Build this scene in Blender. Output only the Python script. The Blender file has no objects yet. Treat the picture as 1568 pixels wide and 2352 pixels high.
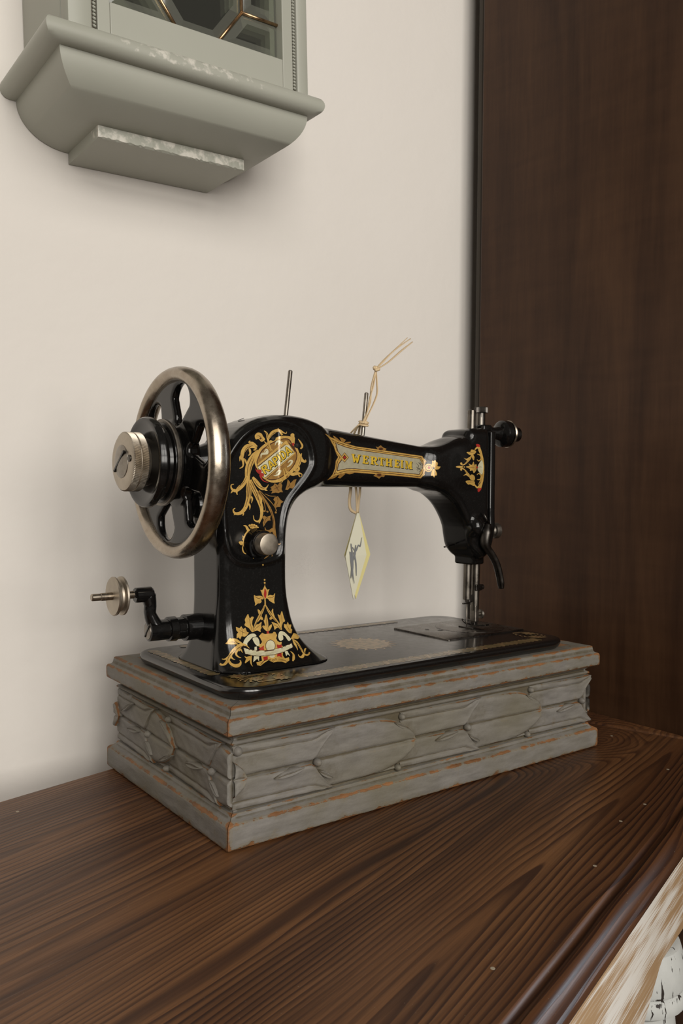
import bpy, bmesh, math, random
import numpy as np
from mathutils import Vector, Matrix
from mathutils.geometry import delaunay_2d_cdt

# ---------------------------------------------------------------- camera, light, exposure
# Scene axes: X along the wall to the right, Y into the wall, Z up; table top at z = 0, metres.
SC = bpy.context.scene
COL = SC.collection
CAM_POS = (-0.27297, -0.49224, 0.24967)
YAW, PITCH, ROLL = 0.64164, -0.0274, 0.00821
cam = bpy.data.cameras.new('camera')
cam.sensor_fit = 'VERTICAL'
cam.sensor_height = 22.3
cam.sensor_width = 14.9
cam.lens = 18.0
cam.clip_start = 0.01
cam.dof.use_dof = True
cam.dof.focus_distance = 0.60
cam.dof.aperture_fstop = 16.0
camo = bpy.data.objects.new('camera', cam)
COL.objects.link(camo)
SC.camera = camo

def _cam_matrix():
    cp, sp, cr, sr = math.cos(PITCH), math.sin(PITCH), math.cos(ROLL), math.sin(ROLL)
    f = Vector((0, cp, sp)); u = Vector((0, -sp, cp)); r = Vector((1, 0, 0))
    r, u = cr * r + sr * u, -sr * r + cr * u
    ux = Vector((math.cos(YAW), math.sin(YAW), 0)); uy = Vector((-math.sin(YAW), math.cos(YAW), 0))
    def tob(p): return Vector((p.dot(ux), p.dot(uy), p.z))
    r, u, f = tob(r), tob(u), tob(f)
    m = Matrix.Identity(4)
    for i in range(3):
        m[i][0], m[i][1], m[i][2], m[i][3] = r[i], u[i], -f[i], CAM_POS[i]
    return m
camo.matrix_world = _cam_matrix()

SC.view_settings.view_transform = 'Standard'
SC.view_settings.look = 'None'
SC.view_settings.gamma = 1.0
SC.view_settings.use_curve_mapping = False
SC.view_settings.exposure = -0.1
SC.cycles.use_denoising = True
SC.cycles.max_bounces = 8
SC.cycles.sample_clamp_indirect = 4.0

world = bpy.data.worlds.new('room_dimness')
SC.world = world
world.use_nodes = True
world.node_tree.nodes['Background'].inputs[0].default_value = (1.0, 0.90, 0.78, 1)
world.node_tree.nodes['Background'].inputs[1].default_value = 0.13

def area(name, loc, target, sx, sy, power, color):
    l = bpy.data.lights.new(name, 'AREA')
    l.shape = 'RECTANGLE'; l.size = sx; l.size_y = sy; l.energy = power; l.color = color
    o = bpy.data.objects.new(name, l); COL.objects.link(o)
    o.location = loc
    o.rotation_euler = (Vector(target) - Vector(loc)).to_track_quat('-Z', 'Y').to_euler()
    return o
# windows of the room, behind the camera: a big window of nine panes front, a cooler one far right
for i in range(3):
    for j in range(3):
        area('window_light', (-1.10 + .66 * i, -2.2 - .06 * i, .55 + .72 * j), (0.1, 0.3, 0.3), 0.56, 0.60, (10.6, 8.6, 5.6)[j], (1.0, 0.955, 0.89))
area('side_window_light', (2.3, -1.15, .62), (0.1, -.1, 0.0), 0.8, 1.1, 30, (0.80, 0.89, 1.0))

# ---------------------------------------------------------------- helpers
RND = random.Random(7)
def link(o):
    COL.objects.link(o); return o

def mesh_obj(name, verts, faces, mats, parent=None, smooth=True, attr=None, midx=None):
    me = bpy.data.meshes.new(name)
    me.from_pydata([tuple(map(float, v)) for v in verts], [], [tuple(map(int, f)) for f in faces])
    for m in (mats if isinstance(mats, (list, tuple)) else [mats]):
        me.materials.append(m)
    if midx is not None:
        me.polygons.foreach_set('material_index', np.asarray(midx, np.int32))
    if attr:
        for k, vals in attr.items():
            a = me.attributes.new(k, 'FLOAT', 'POINT')
            a.data.foreach_set('value', np.asarray(vals, np.float32))
    me.polygons.foreach_set('use_smooth', [smooth] * len(me.polygons))
    me.validate(); me.update()
    o = bpy.data.objects.new(name, me); link(o)
    if parent: o.parent = parent
    return o

def bm_obj(name, bm, mat, parent=None, smooth=False, recalc=True):
    if recalc: bmesh.ops.recalc_face_normals(bm, faces=bm.faces)
    me = bpy.data.meshes.new(name); bm.to_mesh(me); bm.free()
    me.materials.append(mat)
    me.polygons.foreach_set('use_smooth', [smooth] * len(me.polygons))
    me.update()
    o = bpy.data.objects.new(name, me); link(o)
    if parent: o.parent = parent
    return o

def autosmooth(o, ang=40):
    me = o.data
    bm = bmesh.new(); bm.from_mesh(me)
    for e in bm.edges:
        e.smooth = not (len(e.link_faces) == 2 and e.calc_face_angle(0) > math.radians(ang))
    for f in bm.faces: f.smooth = True
    bm.to_mesh(me); bm.free()
    return o

def thing(name, label, cat, loc=(0, 0, 0), group=None):
    o = bpy.data.objects.new(name, None); link(o)
    o.location = loc; o.empty_display_size = 0.02
    o['label'] = label; o['category'] = cat
    if group: o['group'] = group
    return o

def child_loc(o, parent):
    """keep scene coordinates for meshes modelled in scene space under a moved Empty"""
    o.parent = parent
    o.location = -Vector(parent.location)
    return o

def rbox(bm, x0, x1, y0, y1, z0, z1, bev=0.0, seg=2, mat=None):
    r = bmesh.ops.create_cube(bm, size=1)
    vs = r['verts']
    for v in vs:
        v.co = Vector((x0 + (v.co.x + .5) * (x1 - x0), y0 + (v.co.y + .5) * (y1 - y0), z0 + (v.co.z + .5) * (z1 - z0)))
        if mat is not None: v.co = mat @ v.co
    if bev > 0:
        es = list({e for v in vs for e in v.link_edges})
        bmesh.ops.bevel(bm, geom=es, offset=bev, segments=seg, affect='EDGES', profile=0.5, clamp_overlap=True)

def frame(axis):
    a = Vector(axis).normalized()
    h = Vector((0, 0, 1)) if abs(a.z) < .9 else Vector((1, 0, 0))
    b = a.cross(h).normalized(); c = a.cross(b).normalized()
    return a, b, c

def lathe(prof, org, axis, n=48, cap=True):
    """prof: list of (distance along axis, radius)."""
    a, b, c = frame(axis); org = Vector(org)
    V, F = [], []
    for d, r in prof:
        for k in range(n):
            t = 2 * math.pi * k / n
            V.append(org + a * d + (b * math.cos(t) + c * math.sin(t)) * max(r, 1e-5))
    m = len(prof)
    for i in range(m - 1):
        for k in range(n):
            k2 = (k + 1) % n
            F.append((i * n + k, i * n + k2, (i + 1) * n + k2, (i + 1) * n + k))
    if cap:
        F.append(tuple(range(n - 1, -1, -1))); F.append(tuple((m - 1) * n + k for k in range(n)))
    return V, F

def lathe_obj(name, prof, org, axis, mat, parent=None, n=48, ang=35):
    V, F = lathe(prof, org, axis, n)
    o = mesh_obj(name, V, F, mat, parent)
    bm = bmesh.new(); bm.from_mesh(o.data); bmesh.ops.recalc_face_normals(bm, faces=bm.faces); bm.to_mesh(o.data); bm.free()
    return autosmooth(o, ang)

def catmull(pts, n=8, closed=False):
    P = np.asarray(pts, float); N = len(P); out = []
    rng = range(N if closed else N - 1)
    for i in rng:
        if closed: p0, p1, p2, p3 = P[i - 1], P[i], P[(i + 1) % N], P[(i + 2) % N]
        else:
            p1, p2 = P[i], P[i + 1]
            p0 = P[i - 1] if i > 0 else 2 * p1 - p2
            p3 = P[i + 2] if i + 2 < N else 2 * p2 - p1
        for k in range(n):
            t = k / n
            out.append(.5 * ((2 * p1) + (p2 - p0) * t + (2 * p0 - 5 * p1 + 4 * p2 - p3) * t * t + (3 * p1 - p0 - 3 * p2 + p3) * t ** 3))
    if not closed: out.append(P[-1])
    return np.array(out)

def tube(path, radii, n=10, flat=1.0):
    P = np.asarray(path, float); R = np.interp(np.linspace(0, 1, len(P)), np.linspace(0, 1, len(radii)), radii) if len(radii) != len(P) else radii
    V, F = [], []
    T = np.gradient(P, axis=0); T /= np.linalg.norm(T, axis=1)[:, None] + 1e-12
    up = np.array([0, 0, 1.]) if abs(T[0][2]) < .9 else np.array([1., 0, 0])
    b = np.cross(T[0], up); b /= np.linalg.norm(b)
    for i in range(len(P)):
        b = b - T[i] * (b @ T[i]); b /= np.linalg.norm(b) + 1e-12
        c = np.cross(T[i], b)
        for k in range(n):
            t = 2 * math.pi * k / n
            V.append(P[i] + (b * math.cos(t) + c * math.sin(t) * flat) * R[i])
    for i in range(len(P) - 1):
        for k in range(n):
            k2 = (k + 1) % n
            F.append((i * n + k, i * n + k2, (i + 1) * n + k2, (i + 1) * n + k))
    F.append(tuple(range(n - 1, -1, -1))); F.append(tuple((len(P) - 1) * n + k for k in range(n)))
    return V, F

def tube_obj(name, path, radii, mat, parent=None, n=10, flat=1.0):
    V, F = tube(path, radii, n, flat)
    return mesh_obj(name, V, F, mat, parent)

def prism(bm, poly, to3, depth_vec):
    """extrude polygon (list of 2D) mapped by to3 along depth_vec."""
    a = [bm.verts.new(to3(p)) for p in poly]
    b = [bm.verts.new(Vector(to3(p)) + Vector(depth_vec)) for p in poly]
    n = len(a)
    bm.faces.new(a); bm.faces.new(b[::-1])
    for i in range(n):
        bm.faces.new((a[i], b[i], b[(i + 1) % n], a[(i + 1) % n]))

# ---------------------------------------------------------------- materials
class NT:
    def __init__(s, name):
        s.m = bpy.data.materials.new(name); s.m.use_nodes = True
        s.t = s.m.node_tree; s.b = s.t.nodes['Principled BSDF']
    def n(s, typ, **kw):
        x = s.t.nodes.new(typ)
        for k, v in kw.items():
            if k in x.inputs.keys() if isinstance(k, str) else False: s.inp(x, k, v)
            else: setattr(x, k, v)
        return x
    def inp(s, node, key, val):
        i = node.inputs[key]
        if hasattr(val, 'is_output') or isinstance(val, bpy.types.NodeSocket): s.t.links.new(val, i)
        else: i.default_value = val
    def math(s, op, a, b=None, c=None):
        x = s.t.nodes.new('ShaderNodeMath'); x.operation = op
        s.inp(x, 0, a)
        if b is not None: s.inp(x, 1, b)
        if c is not None: s.inp(x, 2, c)
        return x.outputs[0]
    def coord(s, scale=(1, 1, 1), rot=(0, 0, 0), loc=(0, 0, 0)):
        tc = s.t.nodes.new('ShaderNodeTexCoord'); mp = s.t.nodes.new('ShaderNodeMapping')
        s.t.links.new(tc.outputs['Object'], mp.inputs[0])
        mp.inputs['Scale'].default_value = scale; mp.inputs['Rotation'].default_value = rot; mp.inputs['Location'].default_value = loc
        return mp.outputs[0]
    def noise(s, vec, scale, detail=4, rough=.55, dist=0.0):
        x = s.t.nodes.new('ShaderNodeTexNoise'); s.t.links.new(vec, x.inputs['Vector'])
        x.inputs['Scale'].default_value = scale; x.inputs['Detail'].default_value = detail
        x.inputs['Roughness'].default_value = rough; x.inputs['Distortion'].default_value = dist
        return x.outputs['Fac']
    def ramp(s, fac, stops, interp='LINEAR'):
        x = s.t.nodes.new('ShaderNodeValToRGB'); x.color_ramp.interpolation = interp
        e = x.color_ramp.elements
        while len(e) < len(stops): e.new(.5)
        for k, (p, c) in enumerate(stops):
            e[k].position = p
            e[k].color = (c, c, c, 1) if isinstance(c, (int, float)) else (*c, 1)
        s.t.links.new(fac, x.inputs[0]); return x.outputs[0]
    def mix(s, fac, a, b):
        x = s.t.nodes.new('ShaderNodeMix'); x.data_type = 'RGBA'
        s.inp(x, 0, fac); 
        for k, v in ((6, a), (7, b)):
            if isinstance(v, bpy.types.NodeSocket): s.t.links.new(v, x.inputs[k])
            else: x.inputs[k].default_value = (*v, 1)
        return x.outputs[2]
    def attr(s, name):
        x = s.t.nodes.new('ShaderNodeAttribute'); x.attribute_name = name; return x.outputs['Fac']
    def bump(s, h, strength=.3, dist=.001):
        x = s.t.nodes.new('ShaderNodeBump'); x.inputs['Strength'].default_value = strength; x.inputs['Distance'].default_value = dist
        s.t.links.new(h, x.inputs['Height']); s.t.links.new(x.outputs[0], s.b.inputs['Normal'])
    def set(s, **kw):
        names = dict(color='Base Color', rough='Roughness', metal='Metallic', spec='Specular IOR Level', coat='Coat Weight', coatr='Coat Roughness', trans='Transmission Weight', ior='IOR', alpha='Alpha')
        for k, v in kw.items():
            if k == 'color' and not isinstance(v, bpy.types.NodeSocket): v = (*v, 1)
            s.inp(s.b, names[k], v)
        return s

def mat_plain(name, color, rough=.5, metal=0.0, **kw):
    t = NT(name); t.set(color=color, rough=rough, metal=metal, **kw); return t.m

def mat_wall():
    t = NT('wall_plaster'); v = t.coord()
    n1 = t.noise(v, 2.5, 3); n2 = t.noise(v, 60, 5, .6); n3 = t.noise(v, 11, 4, .55)
    c = t.ramp(n1, [(.3, (.745, .705, .655)), (.7, (.775, .738, .69))])
    t.set(color=c, rough=.85, spec=.2)
    h = t.math('ADD', t.math('MULTIPLY', n2, .22), t.math('MULTIPLY', n3, .9))
    t.bump(h, .35, .006)
    return t.m

def mat_black(name='black_japanned_enamel', spec=.45, r0=.10):
    t = NT(name); v = t.coord()
    n = t.noise(v, 160, 3); d = t.noise(v, 700, 2)
    r = t.ramp(n, [(.3, r0), (.75, r0 + .1)])
    t.set(color=t.ramp(d, [(.55, (.0045, .0042, .004)), (.8, (.012, .0115, .011))]), rough=r, spec=spec)
    t.bump(t.noise(v, 45, 1), .03, .001)
    return t.m

def mat_nickel(name, c1, c2, rough=.28):
    t = NT(name); v = t.coord()
    n = t.noise(v, 90, 5, .65); n2 = t.noise(v, 25, 2)
    f = t.math('ADD', t.math('MULTIPLY', n, .6), t.math('MULTIPLY', n2, .4))
    t.set(color=t.ramp(f, [(.35, c2), (.62, c1)]), metal=1.0, rough=t.ramp(n, [(.3, rough - .06), (.7, rough + .12)]))
    return t.m

def mat_box_paint():
    t = NT('chipped_grey_paint'); v = t.coord(); vs = t.coord((.25, .25, 1.2))
    w = t.attr('wear')
    n = t.noise(v, 85, 6, .65); n2 = t.noise(vs, 160, 5, .6); n3 = t.noise(v, 11, 3)
    paint = t.mix(t.ramp(n2, [(.3, 0.0), (.75, 1.0)]), (.138, .128, .115), (.218, .204, .185))
    paint = t.mix(t.math('MULTIPLY', t.ramp(n3, [(.42, 0.0), (.72, 1.0)]), .7), paint, (.135, .120, .078))
    chip = t.math('ADD', t.math('MULTIPLY', w, 1.38), t.math('MULTIPLY', t.math('SUBTRACT', n, .5), 1.7))
    cm = t.ramp(chip, [(.47, 0.0), (.58, 1.0)])
    wood = t.mix(t.ramp(n2, [(.3, 0.0), (.7, 1.0)]), (.105, .047, .019), (.27, .125, .05))
    halo = t.ramp(chip, [(.18, 0.0), (.47, 1.0)])
    paint2 = t.mix(t.math('MULTIPLY', halo, .5), paint, (.17, .135, .08))
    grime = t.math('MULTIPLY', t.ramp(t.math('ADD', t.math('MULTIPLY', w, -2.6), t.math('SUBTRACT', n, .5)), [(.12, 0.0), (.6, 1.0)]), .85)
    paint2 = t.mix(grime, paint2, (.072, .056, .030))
    t.set(color=t.mix(cm, paint2, wood), rough=t.ramp(n2, [(.3, .5), (.7, .68)]), spec=.3)
    n4 = t.noise(v, 420, 4, .7)
    h = t.math('ADD', t.math('SUBTRACT', t.math('MULTIPLY', n2, .6), t.math('MULTIPLY', cm, .6)), t.math('ADD', t.math('MULTIPLY', n4, .35), t.math('MULTIPLY', n, .9)))
    t.bump(h, .6, .0010)
    return t.m

def mat_table():
    t = NT('stained_pine'); v = t.coord()
    sx = t.n('ShaderNodeSeparateXYZ'); t.t.links.new(v, sx.inputs[0])
    X, Y = sx.outputs[0], sx.outputs[1]
    warp = t.noise(t.coord((1.3, 7, 7)), 1.5, 2, .45)
    warp2 = t.noise(t.coord((3.0, 14, 14)), 2.0, 2, .5)
    # growth rings cut nearly along the trunk: straight lines with a few long cathedral figures
    yw = t.math('ADD', Y, t.math('ADD', t.math('MULTIPLY', t.math('SUBTRACT', warp, .5), .05), t.math('MULTIPLY', t.math('SUBTRACT', warp2, .5), .007)))
    def heart(y0, x0, k, d0):
        # distance to a slightly tilted pith line: long arched figure
        a_ = t.math('SUBTRACT', yw, y0); d_ = t.math('ADD', t.math('MULTIPLY', t.math('ABSOLUTE', t.math('SUBTRACT', X, x0)), k), d0)
        return t.math('SQRT', t.math('ADD', t.math('MULTIPLY', a_, a_), t.math('MULTIPLY', d_, d_)))
    r = heart(-.182, -.09, .028, .003)
    for args in ((-.125, .415, .55, .001), (.118, -.22, .03, .004), (.0, .9, .02, .0)):
        x = t.n('ShaderNodeMath'); x.operation = 'SMOOTH_MIN'; t.inp(x, 0, r); t.inp(x, 1, heart(*args)); x.inputs[2].default_value = .012; r = x.outputs[0]
    ph = t.math('ADD', t.math('MULTIPLY', r, 225.0), t.math('MULTIPLY', t.noise(t.coord((.35, 9, 9)), 1.4, 2), 3.5))
    fr = t.math('FRACT', ph)
    ring = t.ramp(fr, [(0.0, 0.0), (.45, .12), (.80, 1.0), (.94, 1.0), (1.0, .0)])
    fine = t.noise(t.coord((4, 150, 150)), 3.0, 4, .65)
    big = t.noise(t.coord((.9, 7, 7)), 2.0, 3)
    mid = t.noise(t.coord((1.2, 34, 34)), 2.4, 3, .55)
    light = t.mix(t.ramp(big, [(.36, 0.0), (.64, 1.0)]), (.088, .0345, .0128), (.195, .088, .034))
    dark = t.mix(t.ramp(big, [(.35, 0.0), (.65, 1.0)]), (.024, .0088, .0045), (.042, .016, .0085))
    amt = t.ramp(t.noise(t.coord((.7, 11, 11), (0, 0, 0), (3, 1, 0)), 1.8, 2), [(.30, .45), (.60, 1.0)])
    c = t.mix(t.math('MULTIPLY', ring, amt), light, dark)
    c = t.mix(t.math('MULTIPLY', t.ramp(mid, [(.48, 0.0), (.68, 1.0)]), .5), c, (.030, .0115, .006))
    c = t.mix(t.math('MULTIPLY', t.ramp(fine, [(.42, 0.0), (.75, 1.0)]), .6), c, (.022, .0085, .0045))
    speck = t.noise(v, 700, 1)
    c = t.mix(t.ramp(speck, [(.77, 0.0), (.79, .5)]), c, (.25, .2, .15))
    t.set(color=c, rough=t.ramp(fine, [(.3, .34), (.7, .48)]), spec=.32)
    t.bump(t.math('SUBTRACT', fine, t.math('MULTIPLY', ring, .7)), .16, .0005)
    return t.m

def mat_walnut():
    t = NT('dark_walnut_veneer')
    n1 = t.noise(t.coord((9, 9, .9)), 2.6, 5, .6, .6); n2 = t.noise(t.coord((40, 40, 3)), 6, 4, .6)
    n3 = t.noise(t.coord((2, 5, 26), (.55, 0, 0)), 2.2, 3, .5, .5)
    f = t.math('ADD', t.math('MULTIPLY', n1, .6), t.math('ADD', t.math('MULTIPLY', n2, .22), t.math('MULTIPLY', n3, .18)))
    c = t.ramp(f, [(.3, (.024, .0098, .0046)), (.5, (.050, .0225, .0105)), (.7, (.078, .037, .0172))])
    t.set(color=c, rough=.45, spec=.25)
    t.bump(n2, .1, .0005)
    return t.m

def mat_cabinet():
    t = NT('sage_grey_paint'); v = t.coord(); w = t.attr('wear')
    n = t.noise(v, 120, 5, .6); n2 = t.noise(v, 9, 3)
    c = t.mix(n2, (.335, .34, .285), (.40, .40, .345))
    chip = t.ramp(t.math('ADD', w, t.math('MULTIPLY', t.math('SUBTRACT', n, .5), 2.2)), [(.55, 0.0), (.85, 1.0)])
    c = t.mix(t.math('MULTIPLY', chip, .8), c, (.66, .63, .56))
    t.set(color=c, rough=.42, spec=.4)
    t.bump(n, .12, .0006)
    return t.m

def mat_apron():
    t = NT('white_brushed_pine'); v = t.coord((3, 70, 70)); b = t.coord((3, 17, 17))
    n = t.noise(v, 5.0, 4, .6); n2 = t.noise(b, 2.6, 2, .5); n3 = t.noise(t.coord((2.5, 260, 260)), 5.0, 3, .6)
    f = t.math('ADD', t.math('MULTIPLY', n2, 1.1), t.math('ADD', t.math('MULTIPLY', t.math('SUBTRACT', n, .5), .5), t.math('MULTIPLY', t.math('SUBTRACT', n3, .5), .7)))
    m = t.ramp(f, [(.46, 0.0), (.62, 1.0)])
    wood = t.mix(n, (.30, .18, .09), (.43, .29, .16))
    t.set(color=t.mix(m, wood, (.66, .62, .56)), rough=.6, spec=.3)
    t.bump(n3, .2, .0005)
    return t.m

def mat_leg():
    t = NT('cracked_white_paint'); v = t.coord((130, 130, 9))
    n = t.noise(v, 1.1, 4, .6, .5); n2 = t.noise(t.coord(), 90, 4)
    w = t.attr('wear')
    m = t.ramp(t.math('ADD', n, t.math('MULTIPLY', w, .07)), [(.60, 0.0), (.62, 1.0)])
    c = t.mix(n2, (.44, .45, .43), (.56, .57, .55))
    t.set(color=t.mix(m, c, (.03, .024, .02)), rough=.6, spec=.3)
    return t.m

def mat_glass(name, tint, cloud):
    """thin clear pane: transparent with a mirror sheen, the ground bevels a little cloudy"""
    m = bpy.data.materials.new(name); m.use_nodes = True; t = m.node_tree; t.nodes.clear()
    out = t.nodes.new('ShaderNodeOutputMaterial'); tr = t.nodes.new('ShaderNodeBsdfTransparent'); gl = t.nodes.new('ShaderNodeBsdfGlossy'); df = t.nodes.new('ShaderNodeBsdfDiffuse')
    tr.inputs[0].default_value = (*tint, 1); gl.inputs['Roughness'].default_value = .03; df.inputs[0].default_value = (.42, .43, .36, 1)
    fr = t.nodes.new('ShaderNodeFresnel'); fr.inputs[0].default_value = 1.7
    m1 = t.nodes.new('ShaderNodeMixShader'); m1.inputs[0].default_value = cloud
    m2 = t.nodes.new('ShaderNodeMixShader'); L = t.links.new
    L(tr.outputs[0], m1.inputs[1]); L(df.outputs[0], m1.inputs[2]); L(fr.outputs[0], m2.inputs[0]); L(m1.outputs[0], m2.inputs[1]); L(gl.outputs[0], m2.inputs[2]); L(m2.outputs[0], out.inputs[0])
    return m
M = {}
M['matte_nickel'] = mat_nickel('brushed_nickel', (.50, .445, .37), (.34, .295, .235), .44)
M['wall'] = mat_wall()
M['black'] = mat_black()
M['bedblack'] = mat_black('worn_bed_enamel', .85, .14)
M['nickel'] = mat_nickel('worn_nickel', (.44, .385, .315), (.29, .24, .185), .24)
M['steel'] = mat_nickel('dull_steel', (.33, .30, .26), (.12, .105, .09), .34)
M['barsteel'] = mat_nickel('bar_steel', (.21, .19, .165), (.085, .075, .062), .3)
M['darksteel'] = mat_nickel('dark_oiled_steel', (.12, .11, .10), (.04, .036, .032), .3)
M['plate'] = mat_nickel('scratched_plate_steel', (.22, .20, .18), (.10, .09, .08), .26)
M['box'] = mat_box_paint()
M['boxwood'] = mat_plain('bare_pine', (.22, .11, .045), .7)
M['crack'] = mat_plain('dark_gap', (.01, .008, .006), .9)
M['table'] = mat_table()
M['walnut'] = mat_walnut()
M['walnut_edge'] = mat_plain('walnut_edge', (.028, .02, .012), .6)
M['cab'] = mat_cabinet()
M['cabin'] = mat_plain('cabinet_interior', (.16, .15, .115), .7)
M['rope'] = mat_plain('rope_bead_gap', (.10, .085, .06), .7)
M['brass'] = mat_nickel('aged_copper_came', (.62, .42, .24), (.25, .15, .08), .3)
M['glass'] = mat_glass('clear_glass', (.80, .84, .76), .06)
M['glassbevel'] = mat_glass('bevelled_glass', (.62, .66, .56), .22)
M['apron'] = mat_apron()
M['leg'] = mat_leg()
M['card'] = mat_plain('cream_card', (.60, .58, .45), .6)
M['cardin'] = mat_plain('yellow_card_inside', (.62, .55, .24), .6)
M['ink'] = mat_plain('grey_ink', (.17, .175, .18), .6)
M['raffia'] = mat_plain('raffia', (.62, .47, .28), .6)
M['nail'] = mat_plain('pale_nail', (.30, .25, .18), .5)
M['floor'] = mat_plain('floor_boards', (.05, .03, .02), .5)
def mat_gold(name, c1, c2, rough=.3):
    t = NT(name); v = t.coord()
    n = t.noise(v, 220, 3)
    t.set(color=t.ramp(n, [(.3, c2), (.65, c1)]), rough=rough, spec=.5, metal=.15, coat=.5, coatr=.12)
    return t.m
M['gold'] = mat_gold('gold_leaf', (.62, .39, .10), (.47, .275, .065))
M['gold2'] = mat_gold('shaded_gold', (.33, .175, .04), (.24, .12, .028))
M['brown'] = mat_gold('umber_line', (.075, .026, .010), (.05, .017, .007))
M['cream'] = mat_gold('cream_leaf', (.66, .62, .42), (.56, .52, .33))
M['silver'] = mat_gold('silver_leaf', (.42, .385, .27), (.35, .32, .22))
M['red'] = mat_gold('red_lacquer', (.42, .028, .018), (.30, .02, .014))
M['yellow'] = mat_gold('yellow_letter', (.72, .47, .035), (.62, .40, .03))
M['blackp'] = mat_plain('black_print', (.006, .0055, .005), .3)
M['fgold'] = mat_gold('faded_gold', (.34, .225, .105), (.24, .15, .065))
M['fgold2'] = mat_gold('faded_green_gold', (.19, .145, .06), (.13, .095, .04))
M['fred'] = mat_gold('faded_red', (.15, .045, .02), (.11, .03, .015))

# ---------------------------------------------------------------- cast body as a distance field (millimetres)
def smin(a, b, k):
    h = np.clip(.5 + .5 * (b - a) / k, 0, 1)
    return b * (1 - h) + a * h - k * h * (1 - h)
def poly_sdf(px, pz, poly):
    P = np.asarray(poly, float); Q = np.roll(P, -1, axis=0)
    d = np.full(px.shape, 1e9); s = np.zeros(px.shape, bool)
    for (ax, az), (bx, bz) in zip(P, Q):
        ex, ez = bx - ax, bz - az; wx, wz = px - ax, pz - az
        t = np.clip((wx * ex + wz * ez) / (ex * ex + ez * ez), 0, 1)
        d = np.minimum(d, (wx - ex * t) ** 2 + (wz - ez * t) ** 2)
        c = ((az > pz) != (bz > pz)) & (px < (bx - ax) * (pz - az) / ((bz - az) if bz != az else 1e-9) + ax)
        s ^= c
    d = np.sqrt(d)
    return np.where(s, -d, d)
def _cat(pts, n=6):
    P = np.asarray(pts, float); N = len(P); out = []
    for i in range(N):
        p0, p1, p2, p3 = P[i - 1], P[i], P[(i + 1) % N], P[(i + 2) % N]
        for k in range(n):
            t = k / n
            out.append(.5 * ((2 * p1) + (p2 - p0) * t + (2 * p0 - 5 * p1 + 4 * p2 - p3) * t * t + (3 * p1 - p0 - 3 * p2 + p3) * t ** 3))
    return np.array(out)
PANEL = _cat([(38, 206), (35.6, 228), (35.6, 248), (36.3, 262), (39, 273), (46, 284), (55, 293), (70, 301.5), (88, 304), (105, 299.5), (115, 288.5), (119, 273), (116, 264), (107.5, 253), (97, 241), (92.7, 231), (90.7, 219), (89.8, 203), (87.5, 196), (80, 192.3), (62, 190.3), (46, 194)], 3)
SHOULDER = [(34, 100), (34, 110)] + [tuple(p) for p in _cat([(34, 140), (33.2, 200), (32.5, 250), (33, 264), (36.5, 277), (44, 289), (54, 298.5), (69, 306), (88, 309.5), (106, 309.5), (122, 306.5), (134, 300), (138, 285), (136, 266), (128, 254), (116, 248), (106, 241), (99.5, 231), (96.5, 218), (95.5, 200), (95.5, 140)], 3)[3:-6]] + [(95.5, 110), (95.5, 100)]
HEAD = _cat([(304, 301), (307.5, 307.5), (313, 310.3), (322, 311), (331, 311), (336, 307), (337, 290), (337, 240), (337, 192), (335, 184), (327, 182), (319, 186), (312, 194), (309, 205), (307, 214), (301, 225), (291, 237), (276, 247), (262, 252), (255, 262), (258, 284), (270, 290), (284, 296), (296, 299)], 3)
VC = 98.0
BED_Z = 109.0
def ext(d2, dv, r):
    """extrude a 2D field along v with rounded rims"""
    x, y = d2 + r, dv + r
    return np.minimum(np.maximum(x, y), 0) + np.sqrt(np.maximum(x, 0) ** 2 + np.maximum(y, 0) ** 2) - r
def p2(u, z, poly):
    if u.ndim == 3: return np.broadcast_to(poly_sdf(u[:, 0, :], z[:, 0, :], poly)[:, None, :], u.shape)
    return poly_sdf(u, z, poly)
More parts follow.
